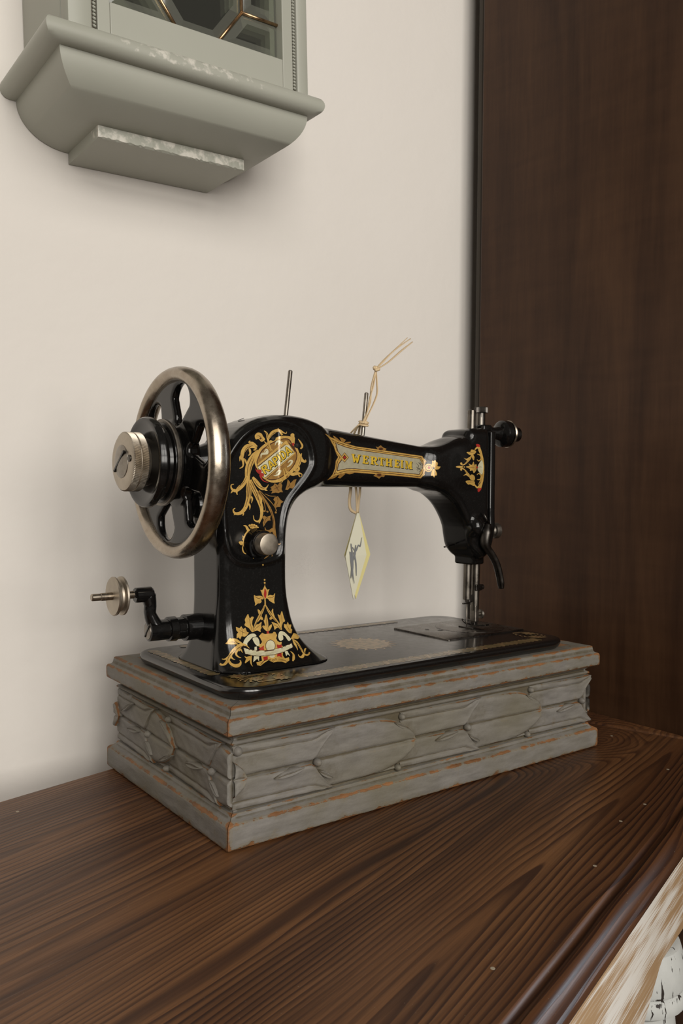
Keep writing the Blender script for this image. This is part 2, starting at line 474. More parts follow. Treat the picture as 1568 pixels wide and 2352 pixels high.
def body_sdf(u, v, z):
    dvc = np.abs(v - VC)
    # shoulder and pillar
    dS = ext(p2(u, z, SHOULDER), dvc - 26.0, 8.0)
    # flared foot
    t = np.maximum(z - BED_Z, -3.0)
    e20, e14 = np.exp(-t / 20.0), np.exp(-t / 13.0)
    ul, ur = 34 - 9 * e20, 95.3 + 37 * e20
    vf, vb = 72 - 24 * e14, 124 + 26 * e14
    rr = 8 + 18 * e20
    qx = np.abs(u - (ul + ur) / 2) - (ur - ul) / 2 + rr
    qy = np.abs(v - (vf + vb) / 2) - (vb - vf) / 2 + rr
    dF = np.sqrt(np.maximum(qx, 0) ** 2 + np.maximum(qy, 0) ** 2) + np.minimum(np.maximum(qx, qy), 0) - rr
    q = np.clip((z - 150) / 40.0, 0, 1); q = q * q * (3 - 2 * q)
    d = np.maximum(dF * .8 * (1 - q) + dS * q, BED_Z - z)
    # arm
    k = np.clip((u - 125) / 145.0, 0, 1)
    zt = 305 - 15 * np.clip((u - 118) / 145.0, -.1, 1.2); zb = 251.3 + .8 * k
    hz = (zt - zb) / 2; hv = 22.5 - 6.0 * np.sin(np.minimum(k * 1.25, 1) * math.pi / 2); ra = np.minimum(hz, hv) * .62
    qz = np.abs(z - (zt + zb) / 2) - hz + ra; qv = dvc - hv + ra
    dA = np.sqrt(np.maximum(qz, 0) ** 2 + np.maximum(qv, 0) ** 2) + np.minimum(np.maximum(qz, qv), 0) - ra
    dA = np.maximum(dA, np.maximum(90 - u, u - 300))
    d = smin(d, dA, 8.0)
    # head
    dH = ext(p2(u, z, HEAD), dvc - 22.5, 9.0)
    eb = (np.sqrt(((u - 301) / 26.0) ** 2 + ((v - VC) / 25.5) ** 2 + ((z - 274) / 27.0) ** 2) - 1) * 24
    dH = smin(dH, eb, 8.0)
    dH = np.maximum(dH, u - 337)
    d = smin(d, dH, 11.0)
    # boss on the head front, collar under the head
    bo = np.sqrt((u - 316) ** 2 + (v - 76) ** 2 + ((z - 214) * .8) ** 2) - 7
    d = smin(d, bo, 5.0)
    cx = np.maximum(np.abs(u - 329.5) - 8.5, np.abs(v - VC) - 12); cc = ext(cx, np.abs(z - 184) - 8.5, 2.0)
    d = smin(d, cc, 3.0)
    # raised bead round the front panel, panel slightly sunk
    pd = p2(u, z, PANEL)
    front = np.clip((92 - v) / 8.0, 0, 1)
    d = d - front * (1.5 * np.exp(-(pd / 2.1) ** 2) - .7 * np.clip((-pd - 1.5) / 3.0, 0, 1))
    return d
def surf_v(u, z, v0=30.0):
    """front surface: first v at (u, z)"""
    u = np.asarray(u, float); z = np.asarray(z, float); v = np.full(u.shape, v0)
    for _ in range(45):
        d = body_sdf(u, v, z); v = np.minimum(v + np.clip(d, -2, 8) * .75, 150.0)
    return v
def body_grad(p, e=.25):
    g = np.stack([body_sdf(p[:, 0] + e, p[:, 1], p[:, 2]) - body_sdf(p[:, 0] - e, p[:, 1], p[:, 2]),
                  body_sdf(p[:, 0], p[:, 1] + e, p[:, 2]) - body_sdf(p[:, 0], p[:, 1] - e, p[:, 2]),
                  body_sdf(p[:, 0], p[:, 1], p[:, 2] + e) - body_sdf(p[:, 0], p[:, 1], p[:, 2] - e)], 1) / (2 * e)
    return g
def surface_nets(fn, lo, hi, h):
    ax = [np.arange(l, hh + h, h) for l, hh in zip(lo, hi)]
    U, V_, Z = np.meshgrid(*ax, indexing='ij')
    D = np.empty(U.shape)
    for i in range(0, U.shape[0], 24): D[i:i + 24] = fn(U[i:i + 24], V_[i:i + 24], Z[i:i + 24])
    S = D < 0
    nx, ny, nz = D.shape
    cs = np.zeros((nx - 1, ny - 1, nz - 1), np.int8)
    for a in (0, 1):
        for b in (0, 1):
            for c in (0, 1): cs += S[a:nx - 1 + a, b:ny - 1 + b, c:nz - 1 + c]
    act = (cs > 0) & (cs < 8)
    idx = -np.ones(act.shape, np.int64); I = np.argwhere(act); idx[act] = np.arange(len(I))
    acc = np.zeros((len(I), 3)); cnt = np.zeros(len(I))
    cor = [(a, b, c) for a in (0, 1) for b in (0, 1) for c in (0, 1)]
    for a in cor:
        for ax_ in range(3):
            if a[ax_]: continue
            b = list(a); b[ax_] = 1
            da = D[I[:, 0] + a[0], I[:, 1] + a[1], I[:, 2] + a[2]]; db = D[I[:, 0] + b[0], I[:, 1] + b[1], I[:, 2] + b[2]]
            m = (da < 0) != (db < 0)
            tt = np.where(m, da / (da - db + 1e-12), 0)
            p = np.array(a, float)[None] + tt[:, None] * (np.array(b, float) - np.array(a, float))[None]
            acc[m] += p[m]; cnt[m] += 1
    P = (I + acc / cnt[:, None]) * h + np.array(lo)
    faces = []
    for ax_ in range(3):
        o1, o2 = [(1, 2), (2, 0), (0, 1)][ax_]
        s0 = [slice(None)] * 3; s1 = [slice(None)] * 3
        s0[ax_] = slice(0, -1); s1[ax_] = slice(1, None)
        x = S[tuple(s0)] != S[tuple(s1)]
        E = np.argwhere(x)
        E = E[(E[:, o1] > 0) & (E[:, o2] > 0) & (E[:, o1] < D.shape[o1] - 1) & (E[:, o2] < D.shape[o2] - 1)]
        ins = S[E[:, 0], E[:, 1], E[:, 2]]
        def cell(d1, d2):
            c = E.copy(); c[:, o1] -= d1; c[:, o2] -= d2
            return idx[c[:, 0], c[:, 1], c[:, 2]]
        q = np.stack([cell(0, 0), cell(1, 0), cell(1, 1), cell(0, 1)], 1)
        q[~ins] = q[~ins][:, ::-1]
        faces.append(q)
    return P, np.concatenate(faces)

# ---------------------------------------------------------------- gold transfers: flat print laid on the enamel (tenths of a millimetre, along X and Z)
DECALS = {}
DECALS['base'] = '''
gold P - 732,1768 730,1763 724,1761 719,1764 716,1769 719,1774 724,1775 730,1773
gold P - 734,1745 732,1739 726,1738 719,1740 717,1746 719,1751 726,1753 732,1750
gold S 2,3 726,1745 727,1723
gold P - 727,1730 733,1712 749,1689 768,1691 759,1670 756,1647 747,1628 728,1612 712,1632 700,1653 695,1670 685,1691 703,1689 719,1713
red P - 728,1700 742,1664 732,1618 718,1642 719,1674
gold P - 625,1653 645,1645 673,1646 700,1639 714,1625 709,1614 690,1616 695,1598 681,1585 659,1584 632,1569 636,1585 630,1606
gold P - 822,1655 804,1640 774,1645 749,1635 745,1621 760,1610 768,1599 789,1585 816,1573 813,1597
gold S 11,13,15 726,1616 728,1590 727,1562
gold S 10,20,23,18,9,5 721,1565 704,1529 674,1486 641,1443 615,1400 595,1366
gold P - 656,1536 674,1531 688,1507 691,1481 678,1474 665,1501
gold P - 631,1438 650,1468 673,1477 695,1475 703,1459 693,1451 679,1458 658,1442
gold P - 595,1366 569,1398 532,1424 541,1445 537,1468 554,1495 569,1509 581,1475 601,1486 618,1479 606,1455 601,1427 607,1404
gold P - 599,1366 614,1390 636,1418 663,1424 688,1438 682,1410 684,1391 672,1377 671,1359 644,1374 618,1371
gold S 9,19,22,19,10,5 732,1564 757,1519 789,1476 823,1438 851,1402 869,1356
gold P - 786,1505 791,1528 801,1531 801,1504 814,1462
gold P - 819,1433 800,1455 779,1448 766,1449 763,1461 781,1472 802,1469 821,1450
gold P - 869,1356 851,1393 857,1427 842,1484 863,1474 883,1506 898,1458 908,1424 890,1416 875,1385
gold P - 863,1358 835,1379 813,1370 802,1365 797,1394 781,1428 818,1415 845,1401
gold G - 454,1420 485,1406 502,1421 516,1397 539,1405 548,1373 565,1365 543,1345 523,1337 497,1345 481,1322 469,1338 450,1332 456,1364 470,1375 455,1393
gold G - 896,1403 920,1394 935,1417 947,1392 975,1388 961,1361 976,1349 959,1322 935,1328 920,1343 908,1361 894,1378
gold P - 733,1495 746,1451 748,1405 737,1360 721,1395 713,1442
gold P - 691,1402 712,1406 728,1384 738,1358 712,1373
gold P - 780,1409 774,1383 743,1356 746,1382 759,1401
gold P - 707,1451 718,1442 727,1407 716,1419
red G - 727,1361 749,1360 748,1340 726,1342
gold G - 651,1329 667,1341 684,1353 709,1340 741,1341 778,1339 793,1351 807,1346 819,1321 805,1299 811,1279 827,1267 850,1267 841,1247 852,1229 838,1200 819,1174 825,1151 866,1156 855,1136 809,1123 779,1135 748,1138 706,1136 674,1155 632,1143 582,1127 557,1134 562,1151 588,1153 617,1157 627,1185 635,1220 639,1253 617,1261 598,1289 589,1314 599,1319 624,1287 654,1270 671,1285 662,1313
red P - 626,1243 652,1247 680,1257 673,1241 671,1223 649,1228 626,1225 634,1234
red P - 798,1251 820,1246 845,1247 822,1206 803,1162 784,1171 764,1171 793,1209
red G - 640,1178 683,1181 673,1162 632,1152
brown P - 784,1244 770,1223 746,1209 721,1205 701,1213 691,1231 693,1253 705,1275 726,1290 751,1294 772,1285 785,1267
cream P - 779,1245 766,1225 745,1213 723,1209 705,1216 696,1232 698,1253 709,1272 728,1286 750,1289 769,1282 780,1265
cream P - 746,1174 740,1170 729,1167 716,1166 705,1169 698,1174 698,1179 704,1184 715,1187 728,1187 739,1184 746,1180
brown P - 697,1155 692,1151 685,1150 680,1152 681,1156 686,1160 693,1162 697,1159
brown P - 724,1149 718,1145 709,1144 704,1146 705,1151 711,1156 719,1157 724,1154
brown P - 748,1154 743,1150 736,1149 731,1151 732,1155 737,1159 744,1160 749,1158
gold P - 694,1155 691,1153 686,1152 684,1153 684,1156 687,1159 691,1159 694,1158
gold P - 720,1150 716,1147 711,1146 708,1148 709,1151 712,1154 717,1154 720,1153
gold P - 745,1154 742,1152 737,1151 735,1152 735,1155 738,1157 743,1158 745,1157
cream P - 498,1279 517,1316 563,1349 609,1354 629,1332 592,1326 562,1306 537,1288 530,1269
cream P - 592,1320 634,1322 647,1292 639,1264 617,1261 598,1289
cream G - 594,1255 616,1257 606,1225 584,1230
cream G - 565,1194 609,1187 588,1155 584,1174 536,1155
cream P - 829,1318 850,1348 885,1342 916,1315 942,1280 914,1269 892,1306 860,1320
cream P - 828,1316 867,1320 869,1286 835,1278
cream G - 851,1198 877,1198 882,1161 866,1176 846,1165
brown G - 495,1263 540,1245 600,1230 670,1222 749,1221 834,1228 940,1251 944,1218 834,1192 745,1183 652,1184 565,1194 494,1214
cream G - 496,1259 539,1242 599,1228 669,1220 748,1218 833,1226 937,1247 940,1220 834,1195 746,1186 653,1187 566,1197 498,1216
gold S 4,14,20,24,23,18,14,9 547,1250 512,1280 466,1279 419,1255 384,1221 353,1181 326,1153 304,1145
gold P - 310,1151 307,1145 302,1142 299,1144 299,1149 303,1155 307,1158 310,1156
gold S 4,17,23,19,13,4 498,1279 457,1264 428,1240 421,1215 435,1199 451,1193
gold S 3,11,17,9,3 448,1238 465,1252 473,1236 475,1228 476,1225
gold P - 363,1297 376,1313 396,1338 422,1325 446,1299 455,1287 428,1291 403,1291 383,1294
gold S 4,15,22,13,4 506,1281 465,1305 437,1324 414,1330 392,1324
gold S 13,20,23,19,13,6 357,1182 363,1156 387,1143 421,1151 438,1170 431,1176
gold S 14,15,9,4 371,1207 348,1190 331,1185 322,1187
gold S 13,17,9,3 376,1217 382,1197 391,1187 402,1185
gold S 9,14,13,4 543,1199 521,1167 511,1144 514,1131
gold S 17,22,17,4 532,1190 506,1180 483,1168 465,1157
gold S 4,14,17,6 484,1200 492,1189 510,1187 527,1195
gold S 4,17,19,17,11,8 955,1280 995,1247 1010,1203 1015,1169 1035,1154 1074,1159
gold P - 1087,1162 1080,1159 1071,1158 1066,1161 1068,1165 1075,1168 1083,1168 1089,1166
gold S 3,18,22,13,3 955,1275 966,1245 974,1223 974,1202 973,1194
gold S 8,15,17,13,5 1018,1187 1009,1160 978,1145 960,1153 962,1165
gold P - 941,1281 963,1306 990,1320 1061,1284 1012,1272 978,1280
gold S 5,18,19,6 904,1193 918,1171 904,1148 879,1129
gold S 3,13,13,3 1028,1166 1039,1184 1059,1194 1072,1196
brown S 2,4,4,2 717,1557 681,1491 637,1432 606,1379
brown S 2,4,4,2 735,1555 781,1482 826,1427 861,1367
brown S 1,3,1 574,1477 584,1431 593,1380
brown S 1,3,1 676,1417 641,1398 609,1373
brown S 1,3,1 877,1474 880,1428 871,1371
brown S 1,3,1 797,1406 829,1389 857,1367
brown S 1,3,1 478,1396 508,1374 545,1362
brown S 1,3,1 501,1405 510,1371 496,1334
brown S 1,3,1 919,1390 934,1365 947,1336
brown S 1,3,1 732,1475 733,1418 738,1367
brown S 2,4,2 525,1270 455,1264 392,1216
brown S 2,4,2 348,1177 372,1212 417,1251
brown S 1,4,1 385,1308 417,1309 450,1293
brown S 1,4,2 966,1267 1004,1230 1010,1188
brown S 2,4,2 586,1134 634,1155 690,1159
brown S 2,4,2 830,1131 800,1144 756,1148
brown S 2,4,2 638,1640 665,1624 691,1629
brown S 2,4,2 813,1636 786,1621 752,1626
'''
DECALS['arm'] = '''
gold2 G - 1305,2963 1448,2928 1568,2894 1683,2873 1929,2857 2232,2834 2488,2815 2524,2762 2510,2723 2520,2684 2508,2645 2476,2604 2235,2620 1932,2633 1686,2643 1570,2638 1478,2614 1379,2574 1423,2622 1449,2676 1458,2740 1483,2773 1460,2804 1434,2860 1374,2920
gold G - 1314,2957 1447,2924 1567,2890 1683,2870 1929,2854 2232,2830 2485,2812 2518,2762 2504,2723 2514,2684 2504,2648 2473,2610 2235,2625 1932,2638 1685,2648 1570,2642 1477,2619 1392,2587 1428,2622 1454,2676 1464,2740 1489,2773 1465,2804 1441,2860 1386,2919
brown G - 1403,2922 1468,2902 1572,2881 1683,2862 1929,2844 2232,2821 2475,2803 2509,2754 2496,2722 2505,2685 2494,2651 2465,2618 2235,2633 1931,2647 1685,2658 1578,2653 1487,2634 1436,2622 1458,2662 1473,2733 1500,2771 1473,2808 1452,2866
gold G - 1414,2915 1471,2895 1575,2875 1683,2857 1929,2839 2232,2815 2470,2797 2503,2751 2491,2722 2499,2687 2489,2656 2461,2623 2235,2639 1931,2653 1685,2663 1579,2658 1491,2640 1448,2629 1465,2662 1480,2732 1507,2771 1479,2808 1460,2861
brown G - 1449,2899 1475,2888 1577,2863 1683,2847 1929,2829 2232,2807 2465,2788 2499,2738 2495,2701 2457,2638 2234,2651 1931,2664 1685,2675 1577,2672 1470,2651 1484,2712 1533,2764 1477,2819
silver G - 1460,2891 1478,2881 1577,2857 1683,2841 1929,2824 2232,2802 2459,2784 2492,2738 2489,2702 2453,2644 2234,2656 1931,2668 1685,2680 1577,2677 1479,2659 1493,2711 1544,2764 1486,2821
brown G - 1557,2816 1607,2773 1558,2727 1510,2770
gold G - 1557,2811 1600,2773 1558,2733 1516,2770
brown G - 1557,2796 1584,2772 1558,2748 1533,2771
red P - 1571,2772 1567,2765 1557,2761 1548,2764 1544,2771 1548,2778 1557,2782 1567,2779
gold S 15,15 1466,2820 1545,2748
brown S 3,3 1457,2815 1535,2744
gold S 13,13 1482,2734 1531,2769
gold P - 2578,2704 2567,2677 2543,2665 2518,2676 2507,2703 2519,2731 2544,2743 2568,2732
brown P - 2569,2704 2561,2683 2543,2674 2524,2683 2516,2703 2525,2724 2544,2733 2562,2725
gold P - 2563,2704 2557,2687 2543,2680 2528,2687 2522,2703 2529,2720 2544,2727 2558,2720
brown P - 2557,2706 2554,2697 2546,2694 2538,2697 2535,2706 2539,2715 2547,2719 2554,2715
red P - 2554,2706 2552,2700 2546,2697 2540,2699 2538,2706 2541,2713 2547,2715 2552,2713
gold P - 2569,2724 2575,2755 2575,2772 2587,2767 2603,2780 2610,2763 2628,2751 2621,2724 2597,2707
gold P - 2592,2697 2605,2712 2613,2730 2632,2718 2661,2717 2642,2695 2618,2689 2596,2691
gold P - 2581,2693 2603,2681 2618,2654 2617,2635 2600,2632 2593,2615 2579,2630 2564,2632 2567,2661
brown S 1,4,1 2586,2763 2591,2736 2585,2708
brown S 1,4,1 2592,2685 2595,2654 2591,2627
gold2 G - 1920,2881 1947,2876 1985,2894 2010,2875 2051,2865 2029,2845 1984,2848 1947,2852
gold2 G - 1896,2619 1933,2642 1967,2649 2036,2623 2019,2610 1992,2614 1968,2594 1935,2608
brown P - 2010,2862 2006,2856 1997,2851 1984,2849 1971,2850 1961,2854 1958,2860 1961,2866 1971,2871 1984,2873 1997,2872 2007,2868
brown P - 1992,2627 1988,2621 1978,2616 1964,2615 1950,2616 1940,2620 1936,2626 1939,2632 1950,2637 1963,2638 1978,2637 1988,2633
gold2 P - 1435,2954 1478,2934 1509,2907 1483,2910 1452,2925
gold2 G - 1505,2943 1539,2939 1574,2923 1551,2899 1517,2912
gold2 P - 1563,2901 1623,2909 1624,2899 1591,2893
gold2 P - 1377,2574 1435,2607 1479,2619 1459,2596 1413,2583
gold2 G - 1487,2597 1506,2631 1572,2634 1544,2612 1517,2590
gold2 P - 1570,2637 1637,2643 1666,2640 1618,2628
gold S 3,7,3 2498,2792 2519,2770 2527,2763
gold S 3,7,3 2479,2621 2502,2637 2513,2651
blackp S 2,5,3 2418,2744 2444,2721 2424,2682
blackp S 2,6,2 2439,2752 2467,2737 2475,2714
blackp S 2,6,3 2414,2713 2440,2698 2469,2683 2450,2663
blackp S 2,4,2 2430,2675 2455,2695 2487,2707
blackp S 1,4,1 2454,2760 2474,2745 2485,2722
blackp G - 1643,2801 1682,2798 1682,2791 1674,2791 1685,2751 1694,2777 1699,2777 1709,2749 1722,2788 1714,2789 1714,2796 1750,2794 1750,2786 1741,2787 1720,2724 1703,2725 1695,2752 1683,2726 1668,2727 1651,2793 1643,2793
blackp G - 1773,2720 1843,2716 1843,2725 1773,2730
blackp G - 1773,2783 1842,2778 1842,2788 1772,2792
blackp G - 1782,2720 1805,2718 1804,2790 1781,2792
blackp G - 1799,2750 1824,2749 1823,2758 1799,2760
blackp G - 1832,2717 1843,2716 1843,2737 1832,2738
blackp G - 1831,2767 1843,2766 1842,2788 1831,2788
blackp G - 1817,2743 1825,2743 1825,2764 1816,2764
blackp G - 1867,2714 1910,2712 1910,2721 1867,2724
blackp G - 1866,2777 1918,2773 1918,2783 1866,2786
blackp G - 1876,2714 1901,2712 1900,2784 1876,2786
blackp G - 1900,2784 1923,2782 1940,2776 1946,2763 1941,2749 1926,2743 1901,2744 1901,2753 1914,2752 1922,2758 1921,2768 1914,2774 1900,2775
blackp G - 1906,2746 1925,2746 1945,2718 1957,2717 1957,2709 1932,2710
blackp G - 1960,2771 2036,2766 2036,2775 1960,2780
blackp G - 1988,2707 2010,2705 2009,2777 1987,2778
blackp G - 1978,2707 2020,2705 2020,2714 1977,2717
blackp G - 1960,2757 1970,2756 1970,2779 1960,2780
blackp G - 2026,2753 2036,2752 2036,2775 2026,2776
blackp G - 2054,2702 2076,2701 2075,2772 2053,2774
blackp G - 2099,2699 2121,2698 2120,2769 2098,2771
blackp G - 2047,2703 2083,2700 2083,2710 2047,2712
blackp G - 2046,2765 2082,2763 2082,2772 2046,2774
blackp G - 2092,2700 2128,2697 2128,2707 2092,2709
blackp G - 2091,2762 2127,2760 2127,2769 2091,2771
blackp G - 2072,2733 2102,2731 2102,2740 2072,2742
blackp G - 2154,2696 2218,2692 2217,2701 2154,2705
blackp G - 2154,2758 2217,2753 2217,2763 2153,2767
blackp G - 2162,2695 2183,2694 2182,2765 2161,2766
blackp G - 2178,2726 2200,2724 2200,2733 2177,2735
blackp G - 2207,2692 2218,2692 2217,2713 2207,2714
blackp G - 2207,2742 2217,2741 2217,2763 2206,2763
blackp G - 2193,2719 2201,2718 2201,2739 2193,2739
blackp G - 2239,2690 2256,2689 2255,2760 2238,2761
blackp G - 2232,2691 2263,2689 2262,2698 2232,2700
blackp G - 2231,2752 2262,2750 2262,2760 2231,2762
blackp G - 2286,2687 2314,2685 2314,2694 2286,2696
blackp G - 2285,2749 2310,2747 2310,2756 2285,2758
blackp G - 2293,2687 2305,2686 2304,2757 2292,2757
blackp G - 2297,2757 2314,2756 2332,2712 2349,2754 2365,2752 2334,2685 2328,2686
blackp G - 2346,2683 2367,2681 2366,2752 2345,2754
blackp G - 2340,2683 2374,2681 2374,2690 2340,2693
blackp G - 2350,2744 2373,2743 2373,2752 2350,2753
blackp S 4,4 1637,2805 1657,2804 1676,2803
blackp S 4,4 1676,2803 1676,2799 1676,2796
blackp S 4,4 1676,2796 1672,2796 1668,2796
blackp S 4,4 1668,2796 1674,2776 1679,2756
blackp S 4,4 1679,2756 1684,2769 1688,2782
blackp S 4,4 1688,2782 1691,2782 1693,2782
blackp S 4,4 1693,2782 1698,2768 1703,2754
blackp S 4,4 1703,2754 1709,2774 1716,2793
blackp S 4,4 1716,2793 1712,2793 1708,2794
blackp S 4,4 1708,2794 1708,2797 1708,2801
blackp S 4,4 1708,2801 1726,2800 1744,2799
blackp S 4,4 1744,2799 1744,2795 1744,2791
blackp S 4,4 1744,2791 1739,2792 1735,2792
blackp S 4,4 1735,2792 1724,2760 1714,2728
blackp S 4,4 1714,2728 1706,2729 1697,2730
blackp S 4,4 1697,2730 1693,2743 1690,2757
blackp S 4,4 1690,2757 1683,2744 1677,2731
blackp S 4,4 1677,2731 1670,2731 1662,2732
blackp S 4,4 1662,2732 1653,2765 1645,2798
blackp S 4,4 1645,2798 1641,2798 1637,2798
blackp S 4,4 1637,2798 1637,2802 1637,2805
blackp S 4,4 1767,2725 1802,2723 1837,2721
blackp S 4,4 1837,2721 1837,2725 1837,2730
blackp S 4,4 1837,2730 1802,2732 1767,2735
blackp S 4,4 1767,2735 1767,2730 1767,2725
blackp S 4,4 1767,2788 1801,2786 1836,2783
blackp S 4,4 1836,2783 1836,2788 1836,2793
blackp S 4,4 1836,2793 1801,2795 1767,2797
blackp S 4,4 1767,2797 1767,2792 1767,2788
blackp S 4,4 1776,2725 1787,2724 1799,2723
blackp S 4,4 1799,2723 1798,2759 1798,2795
blackp S 4,4 1798,2795 1787,2796 1775,2797
blackp S 4,4 1775,2797 1776,2761 1776,2725
blackp S 4,4 1793,2755 1805,2754 1818,2754
blackp S 4,4 1818,2754 1818,2758 1817,2763
blackp S 4,4 1817,2763 1805,2764 1793,2765
blackp S 4,4 1793,2765 1793,2760 1793,2755
blackp S 4,4 1826,2722 1832,2721 1837,2721
blackp S 4,4 1837,2721 1837,2732 1837,2742
blackp S 4,4 1837,2742 1831,2743 1826,2743
blackp S 4,4 1826,2743 1826,2732 1826,2722
blackp S 4,4 1825,2772 1831,2771 1837,2771
blackp S 4,4 1837,2771 1837,2782 1836,2793
blackp S 4,4 1836,2793 1831,2793 1825,2793
blackp S 4,4 1825,2793 1825,2783 1825,2772
blackp S 4,4 1811,2748 1815,2748 1819,2748
blackp S 4,4 1819,2748 1819,2758 1819,2769
blackp S 4,4 1819,2769 1815,2769 1810,2769
blackp S 4,4 1810,2769 1811,2759 1811,2748
blackp S 4,4 1861,2719 1882,2718 1904,2717
blackp S 4,4 1904,2717 1904,2721 1904,2726
blackp S 4,4 1904,2726 1882,2727 1861,2729
blackp S 4,4 1861,2729 1861,2724 1861,2719
blackp S 4,4 1860,2782 1886,2780 1912,2778
blackp S 4,4 1912,2778 1912,2783 1912,2788
blackp S 4,4 1912,2788 1886,2789 1860,2791
blackp S 4,4 1860,2791 1860,2786 1860,2782
blackp S 4,4 1870,2719 1883,2718 1895,2717
blackp S 4,4 1895,2717 1895,2753 1894,2789
blackp S 4,4 1894,2789 1882,2790 1870,2791
blackp S 4,4 1870,2791 1870,2755 1870,2719
blackp S 4,4 1894,2789 1906,2788 1917,2787
blackp S 4,4 1917,2787 1926,2784 1934,2781
blackp S 4,4 1934,2781 1937,2775 1940,2768
blackp S 4,4 1940,2768 1937,2761 1935,2754
blackp S 4,4 1935,2754 1927,2751 1920,2748
blackp S 4,4 1920,2748 1907,2749 1895,2749
blackp S 4,4 1895,2749 1895,2754 1895,2758
blackp S 4,4 1895,2758 1901,2758 1908,2757
blackp S 4,4 1908,2757 1912,2760 1916,2763
blackp S 4,4 1916,2763 1915,2768 1915,2773
blackp S 4,4 1915,2773 1912,2776 1908,2779
blackp S 4,4 1908,2779 1901,2780 1894,2780
blackp S 4,4 1894,2780 1894,2785 1894,2789
blackp S 4,4 1900,2751 1910,2751 1919,2751
blackp S 4,4 1919,2751 1929,2737 1939,2723
blackp S 4,4 1939,2723 1945,2723 1951,2722
blackp S 4,4 1951,2722 1951,2718 1951,2714
blackp S 4,4 1951,2714 1939,2714 1926,2715
blackp S 4,4 1926,2715 1913,2733 1900,2751
blackp S 4,4 1954,2776 1992,2773 2030,2771
blackp S 4,4 2030,2771 2030,2775 2030,2780
blackp S 4,4 2030,2780 1992,2783 1954,2785
blackp S 4,4 1954,2785 1954,2780 1954,2776
blackp S 4,4 1982,2712 1993,2711 2004,2710
blackp S 4,4 2004,2710 2003,2746 2003,2782
blackp S 4,4 2003,2782 1992,2783 1981,2783
blackp S 4,4 1981,2783 1981,2747 1982,2712
blackp S 4,4 1971,2712 1993,2711 2014,2710
blackp S 4,4 2014,2710 2014,2714 2014,2719
blackp S 4,4 2014,2719 1992,2720 1971,2722
blackp S 4,4 1971,2722 1971,2717 1971,2712
blackp S 4,4 1954,2762 1959,2762 1964,2761
blackp S 4,4 1964,2761 1964,2773 1964,2784
blackp S 4,4 1964,2784 1959,2785 1954,2785
blackp S 4,4 1954,2785 1954,2774 1954,2762
blackp S 4,4 2020,2758 2025,2757 2030,2757
blackp S 4,4 2030,2757 2030,2769 2030,2780
blackp S 4,4 2030,2780 2025,2780 2020,2781
blackp S 4,4 2020,2781 2020,2769 2020,2758
blackp S 4,4 2048,2707 2059,2707 2070,2706
blackp S 4,4 2070,2706 2069,2742 2069,2777
blackp S 4,4 2069,2777 2058,2778 2047,2779
blackp S 4,4 2047,2779 2047,2743 2048,2707
blackp S 4,4 2093,2704 2104,2704 2115,2703
blackp S 4,4 2115,2703 2114,2739 2114,2774
blackp S 4,4 2114,2774 2103,2775 2092,2776
blackp S 4,4 2092,2776 2092,2740 2093,2704
blackp S 4,4 2041,2708 2059,2707 2077,2706
blackp S 4,4 2077,2706 2077,2710 2076,2715
blackp S 4,4 2076,2715 2059,2716 2041,2717
blackp S 4,4 2041,2717 2041,2712 2041,2708
blackp S 4,4 2040,2770 2058,2769 2076,2768
blackp S 4,4 2076,2768 2076,2772 2076,2777
blackp S 4,4 2076,2777 2058,2778 2040,2779
blackp S 4,4 2040,2779 2040,2775 2040,2770
blackp S 4,4 2086,2705 2104,2704 2122,2703
blackp S 4,4 2122,2703 2122,2707 2122,2712
blackp S 4,4 2122,2712 2104,2713 2086,2714
blackp S 4,4 2086,2714 2086,2710 2086,2705
blackp S 4,4 2085,2767 2103,2766 2121,2765
blackp S 4,4 2121,2765 2121,2769 2121,2774
blackp S 4,4 2121,2774 2103,2775 2085,2776
blackp S 4,4 2085,2776 2085,2772 2085,2767
blackp S 4,4 2066,2738 2081,2737 2096,2736
blackp S 4,4 2096,2736 2096,2740 2096,2745
blackp S 4,4 2096,2745 2081,2746 2066,2747
blackp S 4,4 2066,2747 2066,2742 2066,2738
blackp S 4,4 2148,2701 2180,2699 2211,2697
blackp S 4,4 2211,2697 2211,2701 2211,2706
blackp S 4,4 2211,2706 2180,2708 2148,2710
blackp S 4,4 2148,2710 2148,2706 2148,2701
blackp S 4,4 2147,2763 2179,2761 2211,2759
blackp S 4,4 2211,2759 2210,2763 2210,2768
blackp S 4,4 2210,2768 2179,2770 2147,2772
blackp S 4,4 2147,2772 2147,2768 2147,2763
blackp S 4,4 2156,2700 2166,2700 2177,2699
blackp S 4,4 2177,2699 2176,2735 2176,2770
blackp S 4,4 2176,2770 2165,2771 2155,2772
blackp S 4,4 2155,2772 2156,2736 2156,2700
blackp S 4,4 2171,2731 2182,2730 2194,2729
blackp S 4,4 2194,2729 2193,2734 2193,2738
blackp S 4,4 2193,2738 2182,2739 2171,2740
blackp S 4,4 2171,2740 2171,2735 2171,2731
blackp S 4,4 2201,2697 2206,2697 2211,2697
blackp S 4,4 2211,2697 2211,2707 2211,2718
blackp S 4,4 2211,2718 2206,2718 2201,2719
blackp S 4,4 2201,2719 2201,2708 2201,2697
blackp S 4,4 2200,2747 2206,2747 2211,2747
blackp S 4,4 2211,2747 2211,2757 2210,2768
blackp S 4,4 2210,2768 2205,2768 2200,2769
blackp S 4,4 2200,2769 2200,2758 2200,2747
blackp S 4,4 2187,2724 2191,2724 2195,2723
blackp S 4,4 2195,2723 2195,2734 2195,2744
blackp S 4,4 2195,2744 2191,2744 2187,2745
blackp S 4,4 2187,2745 2187,2734 2187,2724
blackp S 4,4 2233,2695 2241,2695 2250,2694
blackp S 4,4 2250,2694 2250,2730 2249,2765
